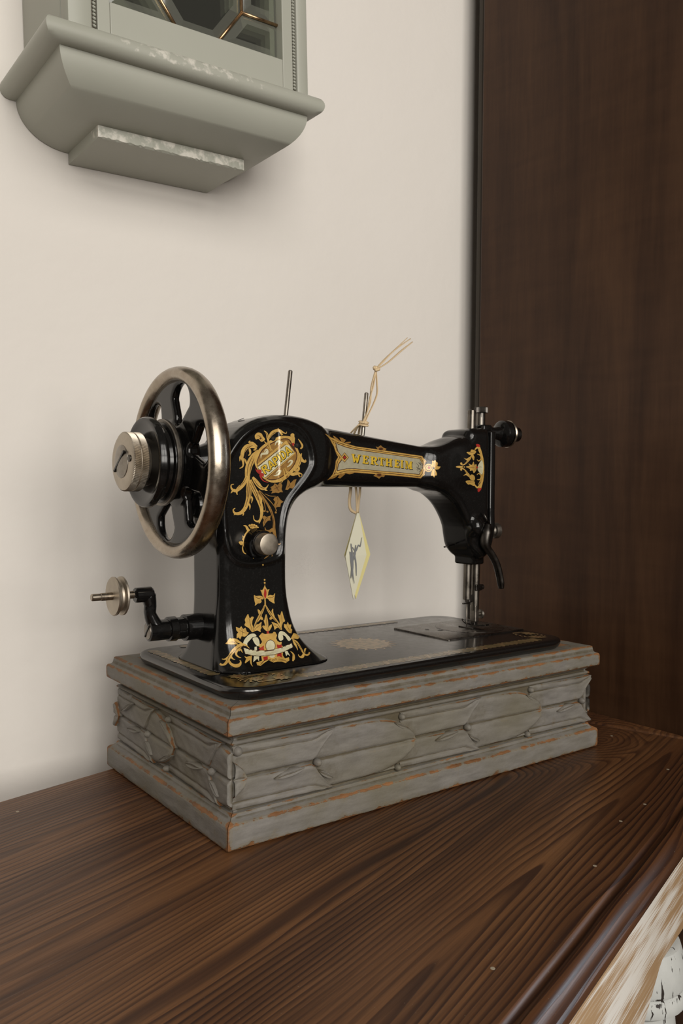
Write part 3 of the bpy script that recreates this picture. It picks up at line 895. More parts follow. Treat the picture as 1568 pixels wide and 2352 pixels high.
blackp S 4,4 2249,2765 2240,2766 2232,2766
blackp S 4,4 2232,2766 2232,2731 2233,2695
blackp S 4,4 2226,2696 2241,2695 2256,2694
blackp S 4,4 2256,2694 2256,2698 2256,2703
blackp S 4,4 2256,2703 2241,2704 2226,2705
blackp S 4,4 2226,2705 2226,2700 2226,2696
blackp S 4,4 2225,2758 2240,2757 2256,2756
blackp S 4,4 2256,2756 2255,2760 2255,2765
blackp S 4,4 2255,2765 2240,2766 2225,2767
blackp S 4,4 2225,2767 2225,2762 2225,2758
blackp S 4,4 2280,2692 2294,2691 2307,2690
blackp S 4,4 2307,2690 2307,2695 2307,2700
blackp S 4,4 2307,2700 2294,2700 2280,2701
blackp S 4,4 2280,2701 2280,2697 2280,2692
blackp S 4,4 2279,2754 2292,2753 2304,2752
blackp S 4,4 2304,2752 2304,2757 2304,2761
blackp S 4,4 2304,2761 2291,2762 2279,2763
blackp S 4,4 2279,2763 2279,2759 2279,2754
blackp S 4,4 2287,2692 2292,2691 2298,2691
blackp S 4,4 2298,2691 2298,2726 2297,2762
blackp S 4,4 2297,2762 2291,2762 2286,2763
blackp S 4,4 2286,2763 2286,2727 2287,2692
blackp S 4,4 2291,2762 2299,2762 2307,2761
blackp S 4,4 2307,2761 2316,2739 2325,2717
blackp S 4,4 2325,2717 2334,2738 2342,2759
blackp S 4,4 2342,2759 2351,2758 2359,2758
blackp S 4,4 2359,2758 2344,2724 2328,2690
blackp S 4,4 2328,2690 2325,2691 2322,2691
blackp S 4,4 2322,2691 2306,2727 2291,2762
blackp S 4,4 2340,2688 2350,2687 2361,2687
blackp S 4,4 2361,2687 2360,2722 2360,2757
blackp S 4,4 2360,2757 2349,2758 2339,2759
blackp S 4,4 2339,2759 2339,2724 2340,2688
blackp S 4,4 2334,2689 2351,2687 2367,2686
blackp S 4,4 2367,2686 2367,2691 2367,2695
blackp S 4,4 2367,2695 2351,2697 2334,2698
blackp S 4,4 2334,2698 2334,2693 2334,2689
blackp S 4,4 2344,2749 2355,2749 2367,2748
blackp S 4,4 2367,2748 2367,2752 2366,2757
blackp S 4,4 2366,2757 2355,2758 2344,2759
blackp S 4,4 2344,2759 2344,2754 2344,2749
yellow G - 1635,2807 1674,2804 1674,2797 1666,2798 1677,2757 1686,2783 1691,2783 1701,2756 1714,2795 1706,2795 1706,2802 1742,2800 1742,2793 1733,2793 1712,2730 1695,2731 1688,2759 1675,2732 1660,2733 1643,2799 1635,2800
yellow G - 1765,2727 1835,2722 1835,2732 1765,2736
yellow G - 1765,2789 1834,2785 1834,2794 1765,2799
yellow G - 1774,2726 1797,2725 1796,2797 1773,2798
yellow G - 1791,2757 1816,2755 1815,2764 1791,2766
yellow G - 1824,2723 1835,2722 1835,2744 1824,2744
yellow G - 1823,2773 1835,2773 1834,2794 1823,2795
yellow G - 1809,2750 1817,2749 1817,2770 1808,2771
yellow G - 1859,2721 1902,2718 1902,2727 1859,2730
yellow G - 1858,2783 1910,2780 1910,2789 1858,2793
yellow G - 1868,2720 1893,2719 1892,2790 1868,2792
yellow G - 1892,2790 1915,2789 1932,2783 1938,2769 1933,2755 1917,2749 1893,2751 1893,2759 1906,2759 1913,2765 1913,2775 1906,2781 1892,2782
yellow G - 1898,2752 1917,2753 1937,2724 1949,2724 1949,2715 1924,2717
yellow G - 1952,2777 2028,2772 2028,2781 1952,2786
yellow G - 1980,2713 2002,2712 2001,2783 1979,2785
yellow G - 1969,2714 2012,2711 2012,2720 1969,2723
yellow G - 1952,2764 1962,2763 1962,2786 1952,2786
yellow G - 2018,2759 2028,2759 2028,2781 2018,2782
yellow G - 2046,2709 2068,2707 2067,2779 2045,2780
yellow G - 2091,2706 2113,2705 2112,2776 2090,2777
yellow G - 2039,2709 2075,2707 2074,2716 2039,2719
yellow G - 2038,2771 2074,2769 2074,2778 2038,2781
yellow G - 2084,2706 2120,2704 2120,2713 2084,2716
yellow G - 2083,2768 2119,2766 2119,2775 2083,2778
yellow G - 2064,2739 2094,2737 2094,2746 2064,2748
yellow G - 2146,2702 2209,2698 2209,2707 2146,2712
yellow G - 2145,2764 2208,2760 2208,2769 2145,2774
yellow G - 2154,2702 2175,2700 2174,2772 2153,2773
yellow G - 2169,2732 2191,2731 2191,2740 2169,2741
yellow G - 2199,2699 2209,2698 2209,2720 2199,2720
yellow G - 2198,2749 2209,2748 2208,2769 2198,2770
yellow G - 2185,2725 2193,2725 2193,2745 2185,2746
yellow G - 2230,2697 2248,2696 2247,2767 2229,2768
yellow G - 2224,2697 2254,2695 2254,2704 2224,2706
yellow G - 2223,2759 2253,2757 2253,2766 2223,2768
yellow G - 2278,2694 2305,2692 2305,2701 2278,2703
yellow G - 2277,2755 2302,2754 2302,2763 2277,2765
yellow G - 2285,2693 2296,2692 2295,2763 2284,2764
yellow G - 2289,2764 2305,2763 2323,2719 2340,2760 2357,2759 2326,2692 2319,2692
yellow G - 2338,2690 2359,2688 2358,2759 2337,2760
yellow G - 2332,2690 2365,2688 2365,2697 2332,2699
yellow G - 2342,2751 2365,2749 2364,2759 2342,2760
'''
DECALS['head'] = '''
gold G - 3167,2936 3187,2936 3215,2884 3241,2816 3256,2741 3257,2664 3245,2588 3219,2519 3184,2487 3171,2502 3196,2545 3216,2618 3221,2702 3213,2778 3190,2853 3164,2911
brown S 2,3,3,2 3181,2913 3225,2793 3233,2656 3192,2526
red P - 3141,2948 3185,2945 3193,2924 3167,2917 3144,2926
red P - 3173,2517 3222,2520 3193,2485 3171,2487
cream P - 3222,2793 3242,2729 3228,2655 3187,2669 3148,2700 3151,2738 3185,2771
brown S 1,3,1 3152,2719 3186,2727 3226,2725
gold P - 2966,2722 3014,2734 2999,2755 3045,2742 3072,2775 3089,2744 3120,2752 3126,2718 3121,2692 3084,2665 3061,2689 3025,2685 3018,2704
brown S 1,3,1 2977,2721 3035,2718 3123,2720
brown S 1,3,1 3071,2762 3092,2736 3123,2722
brown S 1,3,1 3082,2672 3098,2699 3126,2718
red P - 3152,2721 3147,2715 3135,2712 3123,2714 3118,2720 3122,2727 3134,2730 3146,2727
gold S 8,11,16,19,8 2901,2748 2936,2740 2984,2771 3027,2808 3059,2848
gold P - 2924,2753 2920,2746 2911,2742 2903,2745 2899,2752 2903,2760 2911,2763 2920,2760
gold P - 2988,2864 3041,2870 3054,2889 3103,2888 3131,2872 3093,2848 3034,2838 3008,2846
gold P - 2945,2807 2976,2799 3020,2818 3025,2796 2984,2782
gold P - 3057,2848 3091,2825 3078,2787 3054,2809
gold S 12,18,16,7 3111,2892 3153,2914 3178,2902 3193,2882
gold S 5,11,14,11,7 3143,2851 3190,2841 3204,2808 3168,2784 3133,2796
gold S 3,7,10,5 3163,2897 3185,2868 3203,2846 3217,2816
gold S 8,11,16,19,8 2902,2702 2934,2704 2977,2674 3015,2641 3047,2608
gold P - 2925,2694 2922,2687 2914,2684 2906,2687 2902,2693 2905,2700 2913,2703 2921,2700
gold P - 2984,2583 3028,2594 3108,2586 3122,2564 3111,2541 3055,2555 3022,2555
gold P - 2944,2636 2977,2643 3018,2628 3021,2652 2988,2663
gold P - 3055,2651 3108,2631 3109,2594 3049,2600 3026,2630
gold S 12,18,16,7 3114,2556 3160,2526 3183,2538 3199,2564
gold S 5,11,14,11,7 3152,2602 3197,2606 3210,2641 3174,2663 3141,2650
gold S 3,7,10,5 3172,2549 3193,2580 3210,2603 3220,2633
gold P - 2851,2720 2891,2730 2937,2721 2891,2709
gold P - 2955,2720 2953,2717 2949,2715 2944,2716 2942,2720 2944,2724 2948,2725 2953,2724
brown S 1,3,1 2908,2743 2972,2763 3041,2825
brown S 1,3,1 2910,2699 2966,2681 3040,2615
brown S 1,3,1 2998,2857 3048,2863 3110,2869
brown S 1,3,1 3002,2573 3049,2578 3104,2578
'''
DECALS['panel'] = '''
gold P - 632,2690 637,2744 668,2808 730,2858 804,2897 875,2923 964,2922 1002,2899 1005,2864 1038,2818 1053,2760 1032,2688 976,2622 909,2568 827,2546 759,2554 703,2587 668,2634
brown P - 651,2691 661,2742 693,2800 750,2844 817,2879 875,2901 948,2902 987,2852 1024,2800 1027,2747 994,2681 933,2623 859,2578 799,2565 752,2571 710,2600
gold2 P - 659,2691 668,2740 700,2795 757,2838 824,2873 875,2894 943,2894 980,2845 1015,2798 1019,2749 987,2685 927,2628 855,2585 799,2573 755,2578 718,2603
cream S 4,14,19,17,10 687,2737 693,2769 723,2777 750,2781 750,2801
cream P - 756,2791 752,2784 744,2780 735,2783 731,2790 735,2798 743,2801 752,2798
cream S 4,10,10,4 717,2790 733,2808 750,2805 757,2791
cream S 4,13,18,9 818,2845 834,2875 862,2876 879,2856
cream S 4,11,11,4 851,2846 856,2867 875,2873 892,2868
cream S 4,13,18,13,5 932,2674 960,2692 981,2722 960,2727 939,2709
cream S 4,13,17,9 806,2602 840,2608 870,2635 858,2643
cream S 4,10,10,4 826,2617 846,2637 864,2646 877,2641
brown G - 651,2684 918,2883 1004,2842 1011,2787 734,2567 686,2620
gold G - 656,2691 921,2889 1013,2789 733,2572 710,2589 664,2637
brown G - 657,2675 913,2857 1003,2792 729,2580 708,2596 669,2640
cream G - 659,2667 911,2850 950,2850 996,2788 725,2583 699,2617
red P - 632,2690 639,2656 659,2644 684,2650 696,2636 688,2618 671,2614 648,2631 638,2653
red P - 674,2608 699,2622 716,2613 715,2599 696,2587 719,2561 763,2547 718,2553 686,2578
blackp G - 732,2605 745,2614 706,2670 693,2660
blackp G - 705,2669 723,2682 738,2685 748,2678 752,2666 744,2652 726,2639 721,2647 733,2658 733,2668 724,2670 710,2661
blackp G - 731,2645 743,2654 781,2640 766,2629
blackp G - 783,2641 794,2650 779,2699 821,2668 832,2677 774,2719 762,2710
blackp G - 788,2661 812,2679 805,2686 783,2670
blackp G - 834,2678 846,2687 806,2743 795,2734
blackp G - 805,2742 822,2754 835,2755 845,2747 849,2734 844,2721 829,2710 823,2718 834,2728 833,2738 823,2742 811,2734
blackp G - 875,2710 887,2718 849,2774 839,2766
blackp G - 895,2725 907,2733 867,2789 857,2781
blackp G - 866,2788 879,2798 896,2800 912,2792 924,2775 927,2757 920,2742 906,2732 900,2741 912,2749 914,2760 910,2769 902,2780 894,2787 883,2788 872,2780
blackp G - 940,2757 952,2765 936,2815 978,2784 990,2793 931,2835 918,2826
blackp G - 945,2777 969,2795 962,2802 940,2786
blackp S 8,8 726,2609 733,2613 739,2618
blackp S 8,8 739,2618 720,2646 700,2674
blackp S 8,8 700,2674 693,2669 687,2664
blackp S 8,8 687,2664 706,2636 726,2609
blackp S 8,8 699,2673 708,2679 717,2686
blackp S 8,8 717,2686 725,2687 732,2689
blackp S 8,8 732,2689 737,2685 742,2682
blackp S 8,8 742,2682 744,2676 745,2670
blackp S 8,8 745,2670 742,2663 738,2656
blackp S 8,8 738,2656 729,2650 720,2643
blackp S 8,8 720,2643 717,2647 714,2651
blackp S 8,8 714,2651 721,2656 727,2661
blackp S 8,8 727,2661 727,2667 727,2672
blackp S 8,8 727,2672 723,2673 718,2674
blackp S 8,8 718,2674 711,2670 704,2665
blackp S 8,8 704,2665 702,2669 699,2673
blackp S 8,8 725,2648 731,2653 737,2658
blackp S 8,8 737,2658 756,2651 775,2644
blackp S 8,8 775,2644 768,2639 760,2633
blackp S 8,8 760,2633 743,2641 725,2648
blackp S 8,8 777,2645 783,2649 788,2653
blackp S 8,8 788,2653 781,2678 773,2703
blackp S 8,8 773,2703 794,2688 815,2672
blackp S 8,8 815,2672 821,2677 826,2681
blackp S 8,8 826,2681 797,2702 768,2723
blackp S 8,8 768,2723 762,2719 756,2714
blackp S 8,8 756,2714 766,2680 777,2645
blackp S 8,8 782,2665 794,2674 806,2683
blackp S 8,8 806,2683 802,2686 799,2690
blackp S 8,8 799,2690 788,2682 777,2674
blackp S 8,8 777,2674 779,2670 782,2665
blackp S 8,8 828,2682 834,2687 840,2691
blackp S 8,8 840,2691 820,2719 800,2747
blackp S 8,8 800,2747 794,2742 788,2738
blackp S 8,8 788,2738 808,2710 828,2682
blackp S 8,8 799,2746 807,2752 815,2757
blackp S 8,8 815,2757 822,2758 829,2759
blackp S 8,8 829,2759 834,2755 839,2751
blackp S 8,8 839,2751 842,2745 844,2738
blackp S 8,8 844,2738 841,2732 838,2725
blackp S 8,8 838,2725 830,2719 822,2713
blackp S 8,8 822,2713 819,2718 816,2722
blackp S 8,8 816,2722 822,2727 828,2732
blackp S 8,8 828,2732 827,2737 827,2742
blackp S 8,8 827,2742 822,2744 817,2746
blackp S 8,8 817,2746 811,2742 805,2738
blackp S 8,8 805,2738 802,2742 799,2746
blackp S 8,8 869,2714 875,2718 881,2722
blackp S 8,8 881,2722 861,2750 844,2778
blackp S 8,8 844,2778 838,2774 833,2770
blackp S 8,8 833,2770 851,2742 869,2714
blackp S 8,8 889,2729 895,2733 901,2737
blackp S 8,8 901,2737 881,2765 861,2793
blackp S 8,8 861,2793 856,2789 851,2784
blackp S 8,8 851,2784 869,2756 889,2729
blackp S 8,8 860,2792 866,2797 873,2802
blackp S 8,8 873,2802 881,2803 890,2804
blackp S 8,8 890,2804 898,2800 905,2796
blackp S 8,8 905,2796 912,2787 918,2779
blackp S 8,8 918,2779 919,2770 921,2761
blackp S 8,8 921,2761 917,2754 914,2746
blackp S 8,8 914,2746 907,2741 900,2736
blackp S 8,8 900,2736 897,2740 894,2745
blackp S 8,8 894,2745 900,2749 905,2753
blackp S 8,8 905,2753 906,2758 907,2764
blackp S 8,8 907,2764 906,2769 904,2773
blackp S 8,8 904,2773 900,2779 896,2784
blackp S 8,8 896,2784 892,2787 888,2791
blackp S 8,8 888,2791 882,2791 877,2792
blackp S 8,8 877,2792 871,2788 865,2784
blackp S 8,8 865,2784 863,2788 860,2792
blackp S 8,8 934,2761 940,2765 946,2769
blackp S 8,8 946,2769 937,2794 929,2819
blackp S 8,8 929,2819 951,2804 972,2788
blackp S 8,8 972,2788 978,2792 984,2797
blackp S 8,8 984,2797 954,2818 924,2839
blackp S 8,8 924,2839 918,2835 912,2830
blackp S 8,8 912,2830 923,2795 934,2761
blackp S 8,8 939,2781 951,2790 963,2799
blackp S 8,8 963,2799 959,2802 956,2806
blackp S 8,8 956,2806 945,2798 934,2790
blackp S 8,8 934,2790 936,2785 939,2781
yellow2 G - 726,2609 739,2618 700,2674 687,2664
yellow2 G - 699,2673 717,2686 732,2689 742,2682 745,2670 738,2656 720,2643 714,2651 727,2661 727,2672 718,2674 704,2665
yellow2 G - 725,2648 737,2658 775,2644 760,2633
yellow2 G - 777,2645 788,2653 773,2703 815,2672 826,2681 768,2723 756,2714
yellow2 G - 782,2665 806,2683 799,2690 777,2674
yellow2 G - 828,2682 840,2691 800,2747 788,2738
yellow2 G - 799,2746 815,2757 829,2759 839,2751 844,2738 838,2725 822,2713 816,2722 828,2732 827,2742 817,2746 805,2738
yellow2 G - 869,2714 881,2722 844,2778 833,2770
yellow2 G - 889,2729 901,2737 861,2793 851,2784
yellow2 G - 860,2792 873,2802 890,2804 905,2796 918,2779 921,2761 914,2746 900,2736 894,2745 905,2753 907,2764 904,2773 896,2784 888,2791 877,2792 865,2784
yellow2 G - 934,2761 946,2769 929,2819 972,2788 984,2797 924,2839 912,2830
yellow2 G - 939,2781 963,2799 956,2806 934,2790
gold S 19,23,9 983,2931 993,2911 995,2875
gold P - 1000,2934 994,2922 981,2917 967,2921 961,2933 967,2944 981,2950 995,2946
red G - 978,2871 999,2873 1001,2850 981,2849
gold S 26,51,61,57,45,26 663,2797 611,2735 578,2672 566,2609 569,2570 576,2538
gold S 23,31,32,29,22,13,5 564,2603 541,2547 508,2509 460,2478 425,2495 421,2523 445,2530
gold S 4,14,18,6 495,2523 469,2484 471,2461 475,2447
gold S 4,15,13,3 456,2492 434,2478 425,2467 417,2460
gold S 26,41,48,42,36,32,26,17,6 572,2570 576,2507 578,2450 567,2394 541,2337 502,2305 457,2303 439,2329 457,2344
gold S 4,17,13,3 586,2439 609,2422 606,2394 601,2382
gold S 4,17,14,3 560,2388 587,2365 588,2337 584,2331
gold S 4,15,13,3 522,2320 530,2303 528,2286 525,2283
gold S 4,17,13,3 483,2309 457,2298 448,2293 445,2290
gold S 26,38,46,42,36,29,22,11,5 589,2564 619,2502 652,2445 679,2388 697,2330 691,2267 667,2237 630,2248 620,2285
gold S 5,13,15,4 687,2261 680,2238 675,2227 673,2220
gold S 4,18,15,3 665,2462 692,2422 696,2405 700,2390
gold S 4,17,14,3 686,2370 707,2347 707,2338 710,2335
gold S 19,36,38,28,14,4 612,2587 658,2536 698,2500 732,2500 752,2520 757,2531
gold S 4,14,14,4 705,2508 725,2491 739,2485 750,2482
gold S 9,17,22,19,9 653,2830 617,2852 587,2856 578,2864 590,2869
gold S 10,28,37,38,33,23,13,6 650,2816 604,2831 558,2824 526,2789 516,2744 526,2704 523,2670 494,2653
gold S 4,14,22,15,6 571,2833 584,2802 589,2774 578,2760 571,2757
gold S 4,17,14,3 519,2766 500,2743 497,2721 495,2709
gold S 4,17,14,3 532,2733 549,2711 552,2694 553,2685
gold P - 629,2915 654,2939 690,2935 704,2915 724,2888 692,2868 664,2890 639,2886
gold S 8,19,17,5 604,2831 637,2821 633,2804 617,2801
brown P - 689,2895 687,2890 681,2887 676,2889 673,2894 675,2899 681,2901 687,2899
brown S 2,5,2 643,2910 669,2914 703,2887
gold S 6,11,18,22,17,6 780,2815 760,2860 749,2900 743,2931 726,2951 714,2956
gold S 10,26,31,26,19,9,4 753,2889 780,2933 817,2958 856,2966 896,2950 920,2945 925,2960
gold S 4,17,14,3 824,2955 843,2974 850,2980 848,2984
gold S 4,17,15,3 856,2957 875,2940 882,2932 867,2933
gold S 4,6,6,5 723,2870 750,2848 777,2815 798,2804
gold S 4,6,6,5 716,2876 743,2837 770,2809 784,2801
blackp P - 823,2901 816,2887 800,2880 783,2885 776,2899 783,2913 799,2920 816,2915
blackp P - 1050,2855 1043,2839 1024,2832 1005,2838 997,2853 1004,2869 1023,2876 1042,2871
darkm P - 812,2901 808,2893 800,2890 791,2892 787,2900 791,2907 799,2910 808,2908
darkm P - 1038,2855 1033,2846 1024,2842 1013,2845 1009,2854 1013,2862 1023,2866 1033,2863
gold S 5,14,19,13 1036,2906 1064,2875 1078,2846 1059,2826
gold S 6,19,26,28,19,6 1037,2800 1058,2766 1073,2736 1101,2722 1113,2726 1109,2740
gold S 5,23,29,22,6 1072,2790 1058,2748 1048,2706 1027,2676 1009,2652
gold S 5,19,23,17,5 1030,2700 1045,2665 1031,2647 1002,2649 988,2664
gold S 8,19,28,24,10,5 932,2639 975,2616 1024,2623 1063,2624 1078,2612 1068,2597
gold S 4,13,10,3 1039,2617 1054,2600 1061,2597 1063,2595
gold S 5,6,8 911,2668 926,2639 944,2604
gold S 6,10,13,6 891,2661 909,2609 897,2574 881,2545
gold S 4,5,5 901,2667 919,2639 934,2610
gold2 G - 767,2486 789,2492 776,2509 806,2524 816,2541 847,2527 868,2556 889,2527 882,2495 896,2469 868,2470 855,2462 827,2466 785,2459 794,2479
gold2 G - 918,2491 932,2528 939,2575 959,2557 968,2543 997,2571 1025,2577 1012,2537 1007,2517 988,2499 962,2506 943,2489
gold2 P - 945,2595 943,2589 935,2586 927,2588 923,2595 926,2602 934,2604 942,2602
gold2 G - 815,2428 848,2437 862,2422 877,2405 902,2393 876,2378 871,2352 843,2351 828,2343 811,2370 821,2393 804,2408
gold2 G - 697,2270 721,2283 742,2271 782,2284 775,2254 784,2244 754,2240 734,2223 715,2193 706,2226 717,2249
gold2 S 5,6,8,6,8 672,2485 732,2434 783,2390 821,2347 835,2317
gold2 S 5,6,5 725,2457 773,2439 827,2437
gold2 S 5,5 835,2329 822,2300
gold2 P - 838,2306 835,2300 828,2298 822,2300 819,2306 821,2312 828,2314 835,2311
gold2 S 8,13,17,22,19,20,26,23 668,2479 719,2416 760,2358 794,2294 812,2230 812,2178 819,2137 824,2114
gold2 S 5,6,8,6,5 652,2468 692,2434 719,2387 730,2336 737,2312
gold2 P - 729,2318 726,2313 720,2310 713,2313 710,2318 713,2324 720,2326 726,2324
gold2 P - 759,2313 757,2308 750,2305 743,2308 741,2314 743,2319 750,2322 757,2319
gold2 S 19,28,26,15,5 820,2125 802,2167 771,2156 738,2162 727,2188
gold2 S 13,14,11,5 830,2114 840,2067 860,2048 871,2057
gold S 8,11,17,26,29,19,5 625,1945 576,1995 544,2048 541,2099 559,2144 588,2169 611,2154
gold S 4,15,22,23 530,2207 552,2201 565,2183 575,2166
gold P - 599,2205 596,2199 588,2196 580,2199 576,2206 580,2213 588,2215 595,2212
gold P - 618,2210 615,2203 607,2200 599,2203 596,2210 599,2217 607,2220 615,2217
gold P - 638,2208 635,2201 627,2199 619,2202 616,2209 619,2215 627,2218 635,2215
gold P - 657,2199 654,2192 646,2189 638,2192 634,2199 638,2206 646,2209 654,2206
gold P - 611,2192 607,2185 600,2182 592,2185 588,2192 592,2199 599,2201 607,2198
gold P - 630,2192 627,2185 619,2183 611,2186 608,2193 611,2200 619,2202 627,2199
gold P - 648,2184 645,2178 637,2175 629,2178 626,2185 629,2192 637,2194 645,2191
gold P - 670,2187 667,2181 660,2179 654,2181 651,2187 654,2193 660,2195 667,2193
gold P - 623,2176 620,2170 613,2168 606,2171 603,2177 606,2183 613,2185 620,2183
brown P - 602,2200 601,2197 598,2196 594,2197 593,2200 594,2203 597,2204 601,2203
brown P - 622,2200 621,2198 617,2197 614,2198 613,2201 614,2203 617,2205 620,2203
brown P - 640,2194 638,2192 635,2190 632,2192 630,2195 632,2197 635,2198 638,2197
brown P - 612,2183 611,2181 607,2180 604,2181 603,2184 604,2186 607,2188 611,2186
gold P - 489,2080 517,2084 531,2065 512,2053 497,2063
gold S 4,13,13,4 517,2094 529,2108 526,2122 520,2128
gold S 6,10,11,5 528,2057 523,2026 533,1997 555,1982
gold2 S 4,10,9,3 718,1938 759,1962 793,1984 798,1986
gold2 S 3,8,3 786,1981 795,1966 790,1952
gold P - 710,1890 709,1885 704,1883 697,1886 693,1891 693,1896 698,1898 705,1895
brown S 2,5,4,2 611,2758 572,2677 562,2598
brown S 2,5,4,2 624,2735 595,2666 585,2598
brown S 2,4,2 556,2586 527,2541 482,2506
brown S 2,5,5,3 576,2558 578,2456 548,2354
brown S 2,4,2 559,2541 563,2484 565,2428
brown S 2,4,2 589,2513 593,2456 580,2382
brown S 2,5,5,3 599,2553 652,2456 686,2359
brown S 2,4,2 586,2541 625,2473 666,2405
brown S 2,4,2 625,2565 665,2519 719,2497
brown S 2,4,2 610,2837 551,2807 526,2733
brown S 2,4,2 590,2831 558,2784 539,2716
brown S 2,4,2 756,2895 803,2943 862,2957
brown S 2,4,2 749,2900 746,2923 729,2945
brown S 2,4,2 1065,2772 1059,2730 1038,2682
brown S 2,4,2 806,2492 827,2503 861,2515
brown S 2,4,2 820,2527 841,2498 861,2480
brown S 2,4,2 965,2551 958,2528 938,2504
brown S 2,4,2 841,2428 848,2393 828,2358
brown S 2,4,2 760,2272 734,2255 720,2215
brown S 2,4,2 774,2341 801,2265 816,2160
'''

# ================================================================ SETTING
TABLE_H = 0.78
FZ = -TABLE_H
WALL_Y = 0.300
def struct(name, bm_fn, mat):
    bm = bmesh.new(); bm_fn(bm)
    o = bm_obj(name, bm, mat); o['kind'] = 'structure'; return o
struct('floor', lambda bm: rbox(bm, -3.2, 3.2, -3.4, WALL_Y + .1, FZ - .05, FZ), M['floor'])
struct('wall_back', lambda bm: rbox(bm, -3.2, 3.2, WALL_Y, WALL_Y + .1, FZ, 2.0), M['wall'])

# ================================================================ WARDROBE
WX = 0.5095
wr = thing('wardrobe', 'tall dark walnut wardrobe standing at the right end of the table', 'wardrobe', (WX + .3, -.03, FZ))
def wpart(name, x0, x1, y0, y1, z0, z1, mat, bev=.002):
    bm = bmesh.new(); rbox(bm, x0, x1, y0, y1, z0, z1, bev); return child_loc(bm_obj(name, bm, mat), wr)
wpart('side_panel', WX, WX + .02, -.315, .262, FZ + .06, 1.30, M['walnut'], .003)
wpart('back_stile', WX + .002, WX + .03, .2625, .271, FZ + .02, 1.30, M['walnut_edge'], .002)
wpart('back_panel', WX + .0305, WX + .62, .255, .266, FZ + .06, 1.30, M['walnut'])
wpart('side_panel', WX + .60, WX + .62, -.315, .254, FZ + .06, 1.30, M['walnut'], .003)
wpart('door', WX + .022, WX + .309, -.338, -.316, FZ + .07, 1.29, M['walnut'], .003)
wpart('door', WX + .311, WX + .598, -.338, -.316, FZ + .07, 1.29, M['walnut'], .003)
wpart('plinth', WX + .004, WX + .62, -.32, .26, FZ, FZ + .0595, M['walnut'])
wpart('cornice', WX - .02, WX + .64, -.36, .272, 1.3005, 1.36, M['walnut'], .01)

# ================================================================ TABLE
TH = math.radians(17.82)
tb = thing('side_table', 'stained pine table with grooved round edge and chippy white base', 'table', (0, 0, FZ))
tb.rotation_euler = (0, 0, TH)
ct, st = math.cos(TH), math.sin(TH)
def b2l(a, b): return (a * ct + b * st, -a * st + b * ct)
def lip(d):
    """top height at distance d from the front edge (metres)"""
    if d >= .0165: return 0.0
    if d >= .0080:
        q = (d - .01225) / .00425
        return -.0036 * max(0, 1 - q * q) ** .6
    q = (.0080 - d) / .0080
    return .0004 - .0105 * (1 - math.sqrt(max(0, 1 - q * q * .98)))
def lip_end(t):
    if t < .4652: return 0.0
    if t < .4728: return -.0034 * max(0, 1 - ((t - .469) / .0038) ** 2) ** .6
    return .0008 * min(1, (t - .4728) / .004)
XE, YE = .560, -.2425
def edge_lines(e, sgn):
    ds = [0, .0002, .0006, .0012, .002, .0032, .0048, .0066, .0080, .0082, .0087, .0096, .0108, .01225, .0137, .0149, .0158, .0163, .0165]
    return [e - sgn * d for d in ds]
xs = sorted([-.75, -.5, -.25, 0, .2, .35, .43, .4652, .4654, .4660, .467, .468, .469, .470, .471, .472, .4726, .4728, .4748, .4768, .50, .53, XE])
ys = sorted(set([.33, .2, .1, 0, -.1, -.18] + edge_lines(YE, -1)))
V, F = [], []
for x in xs:
    for y in ys: V.append((x, y, min(lip(y - YE), lip_end(x)) if y - YE < .02 else lip_end(x)))
V = [(x, y, z + TABLE_H) for x, y, z in V]
ny = len(ys)
for i in range(len(xs) - 1):
    for j in range(ny - 1): F.append((i * ny + j, (i + 1) * ny + j, (i + 1) * ny + j + 1, i * ny + j + 1))
bm = bmesh.new(); vs = [bm.verts.new(v) for v in V]
for f in F: bm.faces.new([vs[k] for k in f])
# outer rounded skirt and underside
def skirt(loop, nrm):
    prof = [(.0, -.010), (.0016, -.0115), (.0022, -.014), (.0012, -.0175), (-.001, -.021), (-.0035, -.024), (-.006, -.0255)]
    rows = []
    for dx, dz in prof:
        rows.append([bm.verts.new((p.co.x + nrm[0] * dx, p.co.y + nrm[1] * dx, TABLE_H + dz)) for p in loop])
    rows.append([bm.verts.new((p.co.x - nrm[0] * .02, p.co.y - nrm[1] * .02, TABLE_H - .0258)) for p in loop])
    prev = loop
    for r in rows:
        for k in range(len(loop) - 1): bm.faces.new((prev[k], r[k], r[k + 1], prev[k + 1]))
        prev = r
skirt([vs[i * ny] for i in range(len(xs))], (0, -1))
skirt([vs[(len(xs) - 1) * ny + j] for j in range(ny)], (1, 0))
def clip(px, py, nx, ny_):
    bmesh.ops.bisect_plane(bm, geom=bm.verts[:] + bm.edges[:] + bm.faces[:], plane_co=(px, py, 0), plane_no=(nx, ny_, 0), clear_outer=True)
clip(*b2l(.5085, 0), ct, -st)
clip(*b2l(0, WALL_Y - .002), st, ct)
p0, p1 = b2l(-.100, .187), b2l(-.003, .2100)
dx, dy = p1[0] - p0[0], p1[1] - p0[1]
clip(p0[0], p0[1], -dy, dx)
# close the cut sides with a plain 25 mm face
bes = [e for e in bm.edges if e.is_boundary and e.verts[0].co.z > TABLE_H - .0105 and e.verts[1].co.z > TABLE_H - .0105]
r = bmesh.ops.extrude_edge_only(bm, edges=bes)
for v in [g for g in r['geom'] if isinstance(g, bmesh.types.BMVert)]: v.co.z = TABLE_H - .0255
bmesh.ops.recalc_face_normals(bm, faces=bm.faces)
top = bm_obj('table_top', bm, M['table'], tb); autosmooth(top, 30)
